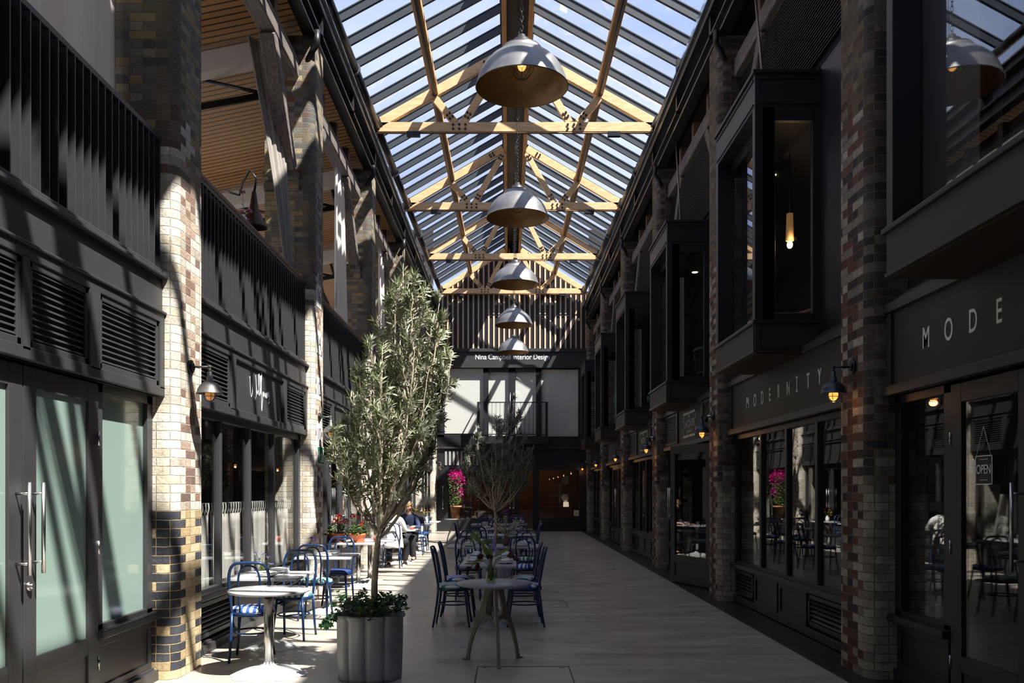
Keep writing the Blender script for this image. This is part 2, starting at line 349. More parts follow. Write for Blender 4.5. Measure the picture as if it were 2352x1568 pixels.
    def leaf(s, p, d, n, L, W, fold=.25):             # folded pointed leaf
        p,d,n = Vector(p),Vector(d).normalized(),Vector(n); a = d.cross(n)
        if a.length < 1e-3: a = d.cross(Vector((1,.3,.2)))
        a.normalize(); u = a.cross(d)
        q1 = p+d*L*.35; q2 = p+d*L*.72+u*(-.04*L); e = p+d*L+u*(-.12*L)
        vs = [p, q1+a*W/2+u*W*fold, q1, q1-a*W/2+u*W*fold, q2+a*W*.4+u*W*fold, q2, q2-a*W*.4+u*W*fold, e]
        return s.add(vs, [(0,2,1),(0,3,2),(1,2,5,4),(2,3,6,5),(4,5,7),(5,6,7)], True)
    def build(s, name, m=None, parent=None, bevel=0., mods=None, flip=False):
        me = bpy.data.meshes.new(name); o_ = ORG if parent else Vector((0,0,0))
        me.from_pydata([(x-o_.x,y-o_.y,z-o_.z) for x,y,z in s.v], [], s.f)
        me.polygons.foreach_set('use_smooth', s.sm)
        if s.uv:
            l = me.uv_layers.new(name='UVMap')
            for i,lp in enumerate(me.loops): l.data[i].uv = s.uv[lp.vertex_index]
        if m: me.materials.append(m)
        me.update()
        ob = bpy.data.objects.new(name, me); SC.collection.objects.link(ob)
        if parent: ob.parent = parent
        if bevel:
            b = ob.modifiers.new('bevel','BEVEL'); b.width = bevel; b.segments = 2; b.limit_method = 'ANGLE'
        return ob
def B(name, m, parent, *boxes, bevel=0.):
    mb = MB()
    for b in boxes: mb.box(*b)
    return mb.build(name, m, parent, bevel)
def thing(name, loc, label, cat, group=None, rz=0):
    o = bpy.data.objects.new(name, None); SC.collection.objects.link(o); o.empty_display_size = .1
    o.location = loc; o.rotation_euler = (0,0,rz); o['label'] = label; o['category'] = cat
    if group: o['group'] = group
    setorg(loc); return o
def tag(o, label, cat, group=None):
    o['label'] = label; o['category'] = cat
    if group: o['group'] = group
    return o
def struct(o, label=None):
    o['kind'] = 'structure'
    if label: o['label'] = label
    return o
def sroot(name, loc, label=None):
    o = bpy.data.objects.new(name, None); SC.collection.objects.link(o); o.location = loc; o['kind'] = 'structure'
    if label: o['label'] = label
    setorg(loc); return o
def copytree(src, loc, rz, label, group=None):
    r = src.copy(); SC.collection.objects.link(r); r.location = loc; r.rotation_euler = (0,0,rz); r['label'] = label
    if group: r['group'] = group
    for ch in list(src.children):
        c = ch.copy(); SC.collection.objects.link(c); c.parent = r
        for g in list(ch.children):
            d = g.copy(); SC.collection.objects.link(d); d.parent = c
    return r
class Pool:                                           # the first use moves the prototype, later ones copy it
    def __init__(s, make): s.make = make; s.proto = None
    def put(s, loc, rz, label, group=None):
        if s.proto is None:
            setorg((0,0,0)); s.proto = s.make(); o = s.proto; o.location = loc; o.rotation_euler = (0,0,rz); o['label'] = label
            if group: o['group'] = group
            return o
        return copytree(s.proto, loc, rz, label, group)
def text(sx, loc, size, facing, m, parent, name='lettering', ex=.002, xs=1., ls=1., align='LEFT', bold=0.):
    c = bpy.data.curves.new('t','FONT'); c.body = sx; c.size = size; c.extrude = ex; c.space_character = ls; c.align_x = align; c.offset = bold
    t = bpy.data.objects.new('t', c); SC.collection.objects.link(t)
    dg = bpy.context.evaluated_depsgraph_get(); dg.update()
    me = bpy.data.meshes.new_from_object(t.evaluated_get(dg)); bpy.data.objects.remove(t); bpy.data.curves.remove(c)
    ax = {'+X': ((0,1,0),(0,0,1),(1,0,0)), '-X': ((0,-1,0),(0,0,1),(-1,0,0)), '-Y': ((1,0,0),(0,0,1),(0,-1,0))}[facing]
    M = Matrix([[ax[0][i],ax[1][i],ax[2][i]] for i in range(3)]).to_4x4()
    me.transform(Matrix.Translation(Vector(loc)-ORG) @ M @ Matrix.Diagonal((xs,1,1,1)))
    me.name = name; me.materials.clear(); me.materials.append(m)
    ob = bpy.data.objects.new(name, me); SC.collection.objects.link(ob)
    if parent: ob.parent = parent
    return ob
ORD = ['nearest', 'second', 'third', 'fourth', 'fifth', 'sixth', 'seventh']
def bez(p0,p1,p2,p3,n):
    out = []
    for i in range(n+1):
        t = i/n; a = (1-t)**3; b = 3*(1-t)**2*t; c = 3*(1-t)*t*t; d = t**3
        out.append(tuple(a*p0[k]+b*p1[k]+c*p2[k]+d*p3[k] for k in range(3)))
    return out
# ================================================================ THE PLACE
FL, FR = -2.84, 3.074                    # court faces of the brick piers
BAY = 5.25; PF = [8.05+BAY*n for n in range(-2, 6)]   # far edges of the piers
PW = 0.65; YE = 34.40                    # pier width, plane of the far facade
def tt(Y): return (Y-18.4)/15.75
def roofp(Y):
    t = tt(Y); return (-2.86+.13*t, 9.42+.12*t, .175, 11.12+.24*t, 3.22-.18*t)   # left eave x, eave z, ridge x, ridge z, right eave x
GAP = .30                                # half width of the opaque ridge

# floor ----------------------------------------------------------------
def floor_mat():
    m = bpy.data.materials.new('polished_concrete'); m.use_nodes = True; nt = m.node_tree; b = nt.nodes['Principled BSDF']; N = NM(nt)
    t = nt.nodes.new('ShaderNodeTexCoord'); sp = nt.nodes.new('ShaderNodeSeparateXYZ'); nt.links.new(t.outputs['Object'], sp.inputs[0])
    mp = nt.nodes.new('ShaderNodeMapping'); mp.inputs['Scale'].default_value = (.6,1.6,1); nt.links.new(t.outputs['Object'], mp.inputs[0])
    n1 = nt.nodes.new('ShaderNodeTexNoise'); n1.inputs['Scale'].default_value = 1.8; n1.inputs['Detail'].default_value = 7; n1.inputs['Roughness'].default_value = .55; nt.links.new(mp.outputs[0], n1.inputs['Vector'])
    n2 = nt.nodes.new('ShaderNodeTexNoise'); n2.inputs['Scale'].default_value = 45; n2.inputs['Detail'].default_value = 3; nt.links.new(t.outputs['Object'], n2.inputs['Vector'])
    base = N.ramp(N.m('ADD', N.m('MULTIPLY', n1.outputs['Fac'], .8), N.m('MULTIPLY', n2.outputs['Fac'], .2)), [(.30,(156,148,136)),(.45,(165,157,145)),(.56,(177,169,157)),(.70,(190,183,172))], False)
    def joint(a, off, per, w=.004):
        f = N.m('ABSOLUTE', N.m('SUBTRACT', N.m('FRACT', N.m('DIVIDE', N.m('ADD', a, off), per)), .5)); return N.m('LESS_THAN', f, w/per)
    j = N.m('MAXIMUM', joint(sp.outputs[1], .58, 2.62), joint(sp.outputs[0], 50.6, 50.))
    nt.links.new(N.mix(j, base, s2l((84,80,76))), b.inputs['Base Color'])
    r = N.m('ADD', .16, N.m('MULTIPLY', n1.outputs['Fac'], .30)); nt.links.new(r, b.inputs['Roughness']); b.inputs['Specular IOR Level'].default_value = .4
    return m
struct(B('floor', floor_mat(), None, (-9,9,-5,YE+5,-.12,0)))
struct(B('baseboard_right', P_BLK, None, (2.87,3.45,-5,YE,0,.006)), 'dark kerb strip along the foot of the right shops')
struct(B('baseboard_left', P_DARK, None, (-3.4,-2.99,-5,YE,0,.09)), 'dark kerb strip along the foot of the left shops')
# outer shell
struct(B('wall_left', PLASTER, None, (-9.2,-9,-5,YE+5,3.4,4.4),(-9.2,-9,-5,YE+5,6.9,9)), 'outer wall of the left gallery with an added open strip for light')  # unseen gap added in the wall to let sky light into the gallery
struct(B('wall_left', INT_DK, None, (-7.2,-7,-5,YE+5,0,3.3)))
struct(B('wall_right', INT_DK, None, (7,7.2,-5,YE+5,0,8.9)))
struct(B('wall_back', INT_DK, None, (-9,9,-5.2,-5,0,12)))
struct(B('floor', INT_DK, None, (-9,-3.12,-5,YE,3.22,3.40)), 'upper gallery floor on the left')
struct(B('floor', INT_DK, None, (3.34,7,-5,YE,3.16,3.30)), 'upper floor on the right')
# lean-to ceilings either side
cm = MB(); cm.prism([(-3.02,8.62),(-9.2,7.35),(-9.2,7.5),(-3.02,8.78)], lambda a,b:(a,-5,b), lambda a,b:(a,YE+5,b))
struct(cm.build('ceiling', SLATW), 'slatted timber ceiling of the left gallery')
cm = MB(); cm.prism([(3.3,8.62),(7.2,7.6),(7.2,7.75),(3.3,8.78)], lambda a,b:(a,-5,b), lambda a,b:(a,YE+5,b))
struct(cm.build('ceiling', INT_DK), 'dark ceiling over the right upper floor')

# brick piers ------------------------------------------------------------
def pier(n, side):
    Yf = PF[n+2]; Yn = Yf-PW; F = FL if side < 0 else FR; s = side
    if n == 5: Yf -= .0
    path = [(F+s*.72, Yn)]; u = [-.72+.11-.17]
    path += [(F+s*.11, Yn)]; u += [-.17]
    for k in range(1, 7):
        a = k/6*PI/2; path.append((F+s*.11-s*.11*math.sin(a), Yn+.11-.11*math.cos(a))); u.append(-.17+.17*k/6)
    path += [(F, Yf-.04), (F+s*.04, Yf), (F+s*.72, Yf)]; u += [PW-.15, PW-.11, PW+.57]
    mb = MB(); mb.uv = []; zs = [0, 2, 4, 6, 8.26]; k = len(path)
    for z in zs:
        for (x,y),uu in zip(path,u): mb.v.append((x,y,z)); mb.uv.append((uu+n*9.2+ (0 if n==0 else 0), z))
    # brick bond reads u from the corner, so keep whole bricks between piers
    mb.uv = [(uu-n*9.2, z) for uu,z in mb.uv]
    for i in range(len(zs)-1):
        for j in range(k-1): mb.f.append((i*k+j,i*k+j+1,(i+1)*k+j+1,(i+1)*k+j)); mb.sm.append(2<=j<=6 or j==1)
    b = len(mb.v); mb.v += [(x,y,8.26) for x,y in path]; mb.uv += [(x*1., y*1.) for x,y in path]; mb.f.append(tuple(range(b,b+k))); mb.sm.append(False)
    # corbel that carries the timber post
    c = len(mb.v)
    for dz, dx in ((6.0,.05),(6.12,.05),(6.12,.11),(6.27,.11)): pass
    for (z0,z1,pr) in ((5.98,6.11,.06),(6.11,6.27,.12)):
        x0,x1 = F+s*.22, F+s*.72
        q = [(x0,Yn-pr,z0),(x1,Yn-pr,z0),(x1,Yn,z0),(x0,Yn,z0),(x0,Yn-pr,z1),(x1,Yn-pr,z1),(x1,Yn,z1),(x0,Yn,z1)]
        kk = len(mb.v); mb.v += q; mb.uv += [(abs(p[0])-3.6-p[1]+Yn, p[2]) for p in q]
        for f in [(0,3,2,1),(4,5,6,7),(0,1,5,4),(1,2,6,5),(2,3,7,6),(3,0,4,7)]: mb.f.append(tuple(kk+i for i in f)); mb.sm.append(False)
    loc = (F+s*.36, (Yn+Yf)/2, 0)
    nm = ['nearest','second','third','fourth','fifth','farthest'][n] if n >= 0 else 'first'
    if side < 0:
        lab = {0:'nearest left pier, pale brick with blue-black brick foot beside the frosted door', 1:'left brick pier painted with black numbers and a green exit sign',
               2:'third left brick pier, behind the crown of the near olive tree', 3:'fourth left brick pier, behind the seated woman and man',
               4:'fifth left brick pier, far end of the sunny side', 5:'last left brick pier, against the far facade', -1:'left brick pier out beside the camera', -2:'left brick pier behind the camera'}[n]
    else:
        lab = {0:'nearest right pier, dark red brick between the two big windows with sign letters', 1:'second right brick pier, beside the open double doors',
               2:'third right brick pier painted with faint pale numbers', 3:'fourth right brick pier from the camera, in shade', 4:'fifth right brick pier from the camera, in shade',
               5:'last right brick pier, against the far facade', -1:'right brick pier out beside the camera', -2:'right brick pier behind the camera'}[n]
    t = thing('brick_pier', loc, lab, 'brick pier', 'brick piers along the %s side' % ('left' if s < 0 else 'right'))
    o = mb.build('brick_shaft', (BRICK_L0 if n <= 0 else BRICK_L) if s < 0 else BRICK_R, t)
    if side < 0 and n == 1:
        for i, w in enumerate(['20','18','16','14','12','10','8','6']):
            z = 5.80-.69*i
            if w == '8': z -= .02
            pw = B('painted_patch', LETTERW if i > 1 else mat('faded_patch',(150,144,132),rough=.8), t, (F,F+.004,Yn+.17,Yn+.47,z-.07,z+.27)) if w not in ('8','6') else None
            text(w, (F+.006, Yn+.2, z), .30, '+X', mat('number_black',(44,42,42),rough=.8), t, 'painted_number', .001, .75)
    if side > 0 and n == 2:
        for i, w in enumerate(['14','12','10','8','6']):
            text(w, (F-.004, Yn+.5, 3.72-.69*i), .26, '-X', mat('number_faint',(112,110,108),rough=.8), t, 'painted_number', .001, .75)
    return t
for n in range(-1, 6):
    pier(n, -1); pier(n, 1)

# timber post, brace and beam at the wall head -----------------------------
NB = ['behind the camera','over the nearest bay','over the second bay','over the third bay','over the fourth bay','over the fifth bay','over the farthest bay']
for n in range(0, 7):
    y0 = PF[n]; y1 = PF[n+1]-PW if n < 7 else YE
    for s, F in ((-1,FL),(1,FR)):
        sn = 'left' if s < 0 else 'right'
        xa, xb = F+s*.22, F+s*.44
        t = thing('timber_frame', (F+s*.3, y1-.6, 6.3), 'weathered timber beam with braced post %s on the %s' % (NB[n], sn), 'timber beam', 'timber wall-head frames')
        mb = MB(); mb.bar(((xa+xb)/2, y0, 7.78), ((xa+xb)/2, y1, 7.78), .22, .26); mb.build('beam', OLDT, t, bevel=.012)
        for k,(yb,yt) in enumerate(((y1-.06, y1-1.25),(y0+.06, y0+1.25))):
            mb = MB(); mb.bar(((xa+xb)/2, yb-(.08 if k==0 else -.08), 6.27), ((xa+xb)/2, yt, 7.66), .2, .2); mb.build('brace', OLDT, t, bevel=.012)
        for k in range(3):
            yk = y0+(y1-y0)*(k+1)/4
            B('stud', OLDTB, t, (xa+s*.02,xb-s*.02,yk-.08,yk+.08,7.91,8.22), bevel=.008)
        B('fascia_board', OLDTB, t, (xb-s*.02,xb+s*.06,y0,y1,7.91,8.26))
for s, F in ((-1,FL),(1,FR)):
    sn = 'left' if s < 0 else 'right'
    t = thing('steel_beam', (F+s*.1, 14, 8.26), 'long dark steel channel resting on the %s brick piers' % sn, 'steel beam')
    mb = MB(); x0 = F-s*.02; x1 = F+s*.16
    mb.box(x0,x1,-5,YE,8.26,8.29).box(x0,x1,-5,YE,8.50,8.53).box(x0+s*.07,x0+s*.085,-5,YE,8.29,8.50); mb.build('channel', mat('dark_steel_sheen',lin=(.05,.052,.06),rough=.3,metal=.7), t)
    for n in range(7):
        yj = PF[n+1]-.32
        mb = MB(); mb.tube([(x0-s*.03,yj-.35,8.32),(x0-s*.03,yj-.35,8.12),(x0+s*.05,yj-.3,8.05),(x0+s*.12,yj-.3,7.9)], .045, 10); mb.build('pipe', BLACKM, t)
    t = thing('eaves_gutter', (F+s*.1, 14, 8.8), 'upper dark steel gutter beam under the %s eaves of the glass roof' % sn, 'gutter beam')
    mb = MB()
    mb.box(F-s*.06,F+s*.10,-5,YE,8.80,8.96); mb.build('beam', STEEL_DK, t)
    mb = MB(); mb.box(F-s*.10,F-s*.06,-5,YE,8.94,8.97); mb.box(F+s*.10,F+s*.16,-5,YE,8.53,8.83); mb.build('flashing', GALV, t)
    for n in range(14):
        yj = 2.65+2.625*n; 
        if yj > YE: break
        B('bracket', BLACKM, t, (F-s*.02,F+s*.06,yj-.05,yj+.05,8.5,9.45))
    struct(B('trim_%d' % (1 if s<0 else 2), ROOFG, None, (F+s*.04,F+s*.05,-5,YE,8.97,9.42)), 'narrow clerestory glazing under the %s eaves' % sn)
    # side roofs, seen as the strip over the wall head
    struct(B('ceiling', INT_DK, None, (F+s*.16,F+s*.5,-5,YE,8.70,8.80)), 'boarded soffit above the %s wall head' % sn)

# the glass roof --------------------------------------------------------------
roof = sroot('ceiling', (0,18,9.4), 'pitched glass roof over the court')
Y0r, Y1r = -4.5, YE
def slope_pt(Y, s, k, dz=0.):             # k 0 at the eave, 1 at the ridge
    XL,ZE,XC,ZR,XR = roofp(Y); xe = XL if s < 0 else XR; xr = XC+s*GAP*.98
    zr = ZR-.0
    f = 1-GAP/abs(xe-XC); 
    return Vector((xe+(xr-xe)*k, Y, ZE+(ZR-ZE)*f*k+dz))
for s in (-1,1):
    mb = MB(); n = 20; 
    for i in range(n):
        ya = Y0r+(Y1r-Y0r)*i/n; yb = Y0r+(Y1r-Y0r)*(i+1)/n
        mb.quad(slope_pt(ya,s,-.03,.2), slope_pt(yb,s,-.03,.2), slope_pt(yb,s,1.0,.2), slope_pt(ya,s,1.0,.2))
    mb.build('glass_pane', ROOFG, roof)
    for (k,nm) in ((.47,'purlin'),):
        mb = MB(); a = slope_pt(Y0r,s,k,-.06); b = slope_pt(Y1r,s,k,-.06); mb.bar(a,b,.16,.14); mb.build('purlin', TIMBER_Y, roof, bevel=.006)
        mb = MB(); a = slope_pt(Y0r,s,k,-.15); b = slope_pt(Y1r,s,k,-.15); mb.cyl(a,b,.032,8); mb.build('track_tube', STEEL_DK, roof)
    for Yk in [17.72-.792*24+.792*i for i in range(46)]:
        if Yk < Y0r+.1 or Yk > Y1r-.1: continue
        mb = MB(); a = slope_pt(Yk,s,-.02,.12); b = slope_pt(Yk,s,1.0,.12)
        d = (b-a).normalized(); up = Vector((0,1,0)).cross(d); up = up if up.z > 0 else -up
        mb.bar(a,b,.06,.13,up); mb.bar(a+up*.075,b+up*.075,.09,.02,up)
        mb.build('glazing_bar', BAR, roof)
mb = MB(); XL,ZE,XC,z0,XR = roofp(Y0r); z1 = roofp(Y1r)[3]
for s in (-1,1):
    mb = MB(); mb.bar((XC+s*(GAP-.04),Y0r,z0-.22),(XC+s*(GAP-.04),Y1r,z1-.22),.09,.30); mb.build('ridge_beam', TIMBER_Y, roof, bevel=.006)
mb = MB(); mb.bar((XC,Y0r,z0-.02),(XC,Y1r,z1-.02),2*GAP,.05); mb.build('ridge_board', BLACKM, roof)
mb = MB(); mb.bar((XC,Y0r,z0+.16),(XC,Y1r,z1+.16),2*GAP+.1,.06); mb.build('ridge_cap', BAR, roof)
mb = MB(); mb.bar((XC,Y0r,z0+.55),(XC,Y1r,z1+.55),.62,.75); mb.build('ridge_shadow_block', BAR, roof)  # unseen box added over the ridge to lengthen its shadow on the left

# roof trusses -------------------------------------------------------------
TY = [2.65+BAY*n for n in range(7)]
for n, Y in enumerate(TY):
    XL,ZE,XC,ZR,XR = roofp(Y); t_ = tt(Y); zc = 9.32+.14*t_; YT = Y if n < 6 else 34.1
    nm = ['over the camera','over the left pier beside the frosted door','over the second pair of piers','first whole timber truss in view, just behind the largest pendant lamp','second whole timber truss in view, behind the second pendant','third whole timber truss in view from the camera','last timber truss, close to the striped gable'][n]
    t = thing('roof_truss', (XC,YT,zc), 'pale pine roof truss, %s' % nm if n < 3 else nm, 'roof truss', 'timber roof trusses')
    mb = MB(); mb.bar((XL+.08,YT,zc),(XR-.08,YT,zc),.10,.20); mb.build('tie_beam', TIMBER, t, bevel=.005)
    V = {-1: (-1.045+.115*t_), 1: (1.387-.17*t_)}
    for s in (-1,1):
        e = slope_pt(YT,s,.02,-.08); r = slope_pt(YT,s,.99,-.08); 
        mb = MB(); mb.bar(e,r,.10,.20); mb.build('rafter', TIMBER, t, bevel=.005)
        pm = slope_pt(YT,s,.47,-.2); bot = Vector((V[s]+s*.09,YT,zc+.1)); bot2 = Vector((V[s]-s*.09,YT,zc+.1)); top = Vector((XC+s*.30,YT,ZR-.36))
        mb = MB(); mb.bar(pm,bot,.09,.17,(0,1,0)) if False else mb.bar(pm,bot,.09,.15,Vector((1,0,.5*s))); mb.build('strut', TIMBER, t, bevel=.004)
        mb = MB(); mb.bar(top,bot2,.09,.15,Vector((1,0,-.3*s))); mb.build('strut', TIMBER, t, bevel=.004)
        mb0 = MB(); mb0.cyl((XC,YT-.072,zc),(XC,YT-.045,zc),.025,8); mb0 = mb0.build('bolt', BLACKM, t); bolts = []
        for dx in (-.13,0,.13):
            for dz in (-.045,.045): bolts.append((V[s]+dx, zc+dz))
        for (p,q) in ((bot,pm),(bot2,top),(top,bot2),(slope_pt(YT,s,.93,-.08),e),):
            d = (q-p).normalized(); c = p+d*.17; w = Vector((d.z,0,-d.x))
            for a in (-.045,.045):
                for b in (-.045,.045): cc = c+d*a+w*b*.8; bolts.append((cc.x,cc.z))
        for (bx_,bz_) in bolts: b_ = mb0.copy(); SC.collection.objects.link(b_); b_.parent = t; b_.location = Vector((bx_,YT,bz_))-Vector((XC,YT,zc))
        bpy.data.objects.remove(mb0)
        B('end_plate', GALV, t, (e.x-.12 if s>0 else e.x-.02, e.x+.02 if s>0 else e.x+.12, YT-.062,YT-.05, zc-.1, ZE+.12)) if False else None
        mb = MB(); mb.bar((e.x+s*.02,YT,e.z+.02),(e.x-s*.10,YT,e.z+.02+.10*.55),.13,.22); mb.build('end_shoe', STEEL_DK, t)
    mb = MB(); mb.tube([(XL-.1,YT-.06,zc-.14),(XR+.1,YT-.06,zc-.14)], .018, 8)
    mb.build('cable_conduit', mat('copper_brown_pipe',lin=(.12,.06,.03),rough=.4,metal=.6), t)
    B('sensor_box', STEEL_DK, t, (-2.15+.1*t_,-1.87+.1*t_,YT-.12,YT-.02,zc-.22,zc-.12)); B('sensor_box', STEEL_DK, t, (2.1-.1*t_,2.36-.1*t_,YT-.12,YT-.02,zc-.22,zc-.12))
# roller tubes along the eaves
for s in (-1,1):
    for i in range(10):
        ya = 8.0+2.625*i; yb = ya+2.58
        if yb > YE: break
        pa, pb = [Vector((roofp(y)[0 if s<0 else 4]-s*.07, y, roofp(y)[1]-.09)) for y in (ya,yb)]
        t = thing('roller_tube', tuple(pa), 'dark shade roller tube, %s from the camera along the %s eaves' % (['first','second','third','fourth','fifth','sixth','seventh','eighth','ninth','tenth'][i], 'left' if s<0 else 'right'), 'roller shade', 'roller tubes under the eaves')
        mb = MB(); mb.cyl(pa,pb,.085,14); mb.build('tube', STEEL_DK, t)
        mb = MB(); mb.cyl(pb+Vector((0,-.05,0)),pb+Vector((0,.0,0)),.11,14); mb.box(pb.x-.02 if s>0 else pb.x,pb.x+.02 if s<0 else pb.x,pb.y-.06,pb.y,pb.z,pb.z+.2); mb.build('bracket', GALV, t)

# ================================================================ LEFT SIDE
def louvre(name, parent, X, s, ya, yb, za, zb, pitch=.042, m=P_DARK, frame=.045):
    # frame + angled blades + dark backing; s = outward direction of the face (+1 faces +X)
    fr = MB(); fx = X; bx = X-s*.05
    fr.box(bx,fx,ya,ya+frame,za,zb).box(bx,fx,yb-frame,yb,za,zb).box(bx,fx,ya,yb,za,za+frame).box(bx,fx,ya,yb,zb-frame,zb)
    o = fr.build(name, m, parent, bevel=.004)
    bl = MB(); z = za+frame+.01
    while z < zb-frame-.01:
        bl.add([(fx-s*.008,ya+frame,z),(fx-s*.008,yb-frame,z),(fx-s*.045,yb-frame,z+pitch*.62),(fx-s*.045,ya+frame,z+pitch*.62),
                (fx-s*.008,ya+frame,z+.008),(fx-s*.008,yb-frame,z+.008),(fx-s*.045,yb-frame,z+pitch*.62+.008),(fx-s*.045,ya+frame,z+pitch*.62+.008)],
               [(0,1,2,3),(4,7,6,5),(0,4,5,1),(2,6,7,3),(0,3,7,4),(1,5,6,2)]); z += pitch
    bl.build('blades', m, o); B('backing', BLK, o, (bx-s*.006,bx,ya+.01,yb-.01,za+.01,zb-.01)); return o
def panel(name, parent, X, s, ya, yb, za, zb, m=P_DARK, fw=.06, dep=.018):
    mb = MB(); mb.box(X-s*.04,X,ya,ya+fw,za,zb).box(X-s*.04,X,yb-fw,yb,za,zb).box(X-s*.04,X,ya+fw,yb-fw,za,za+fw).box(X-s*.04,X,ya+fw,yb-fw,zb-fw,zb)
    mb.box(X-s*.05,X-s*dep,ya+fw-.005,yb-fw+.005,za+fw-.005,zb-fw+.005); return mb.build(name, m, parent, bevel=.004)

def leaf_door(num, X, s, yh, yl, z1, glass, label, m=P_DARK, ang=0., handle=True, zsill=.56):
    """door leaf hinged at y=yh, free edge at y=yl; s = direction its face looks"""
    r = sroot('door_%d' % num, (X, yh, 0), label); setorg((0,0,0))
    w = abs(yl-yh); d = 1 if yl > yh else -1; st = .15; T = .05
    def bx(a,b,za,zb,x0=-T/2,x1=T/2): return (x0,x1,min(a*d,b*d),max(a*d,b*d),za,zb)
    mb = MB()
    for q in (bx(0,st,.03,z1), bx(w-st,w,.03,z1), bx(st,w-st,z1-.14,z1), bx(st,w-st,.03,.14), bx(st,w-st,zsill-.12,zsill)): mb.box(*q)
    mb.build('frame', m, r, bevel=.004)
    B('panel', m, r, bx(st-.005,w-st+.005,.13,zsill-.11,-T/2+.015,T/2-.015))
    B('glass', glass, r, bx(st-.005,w-st+.005,zsill-.005,z1-.135,-.005,.005))
    mb = MB()
    for zz in (.35, 1.2, 2.0):
        mb.cyl((s*.028,0,zz-.05),(s*.028,0,zz+.05),.008,8)
    mb.build('hinge', STAINLESS, r)
    if handle:
        mb = MB(); yy = d*(w-.075)
        mb.cyl((s*.11,yy,1.10),(s*.11,yy,1.67),.0125,12)
        for zz in (1.17,1.60): mb.cyl((s*.02,yy,zz),(s*.11,yy,zz),.009,10)
        mb.build('handle', STAINLESS, r)
    r.rotation_euler = (0,0,ang); return r

def shop_window(num, X, s, ya, yb, muls, z0, z1, label, m=P_DARK, glass=None, riser=None):
    r = sroot('window_%d' % num, (X,(ya+yb)/2,0), label)
    W = .075; xi = X-s*.07
    mb = MB(); mb.box(xi,X,ya,ya+.11,z0,z1).box(xi,X,yb-.11,yb,z0,z1).box(xi,X,ya,yb,z1-.07,z1).box(xi,X,ya,yb,z0,z0+.05); mb.build('frame', m, r, bevel=.004)
    for y in muls: B('mullion', m, r, (xi,X,y-W/2,y+W/2,z0+.04,z1-.06), bevel=.008)
    B('glass', glass or GLASS, r, (X-s*.045,X-s*.037,ya+.05,yb-.05,z0+.03,z1-.05))
    B('sill', m, r, (xi,X+s*.07,ya,yb,z0-.05,z0+.012), bevel=.01)
    if riser:
        B('riser_backing', m, r, (xi-s*.03,X-s*.055,ya,yb,.05,z0-.04))
        for (a,b,k) in riser:
            if k == 'L': louvre('louvre_grille', r, X, s, a, b, .14, z0-.08, .05, m)
            else: panel('riser_panel', r, X, s, a, b, .10, z0-.06, m)
        B('skirting', m, r, (X-s*.05,X+s*.015,ya,yb,.02,.11), bevel=.006)
    return r

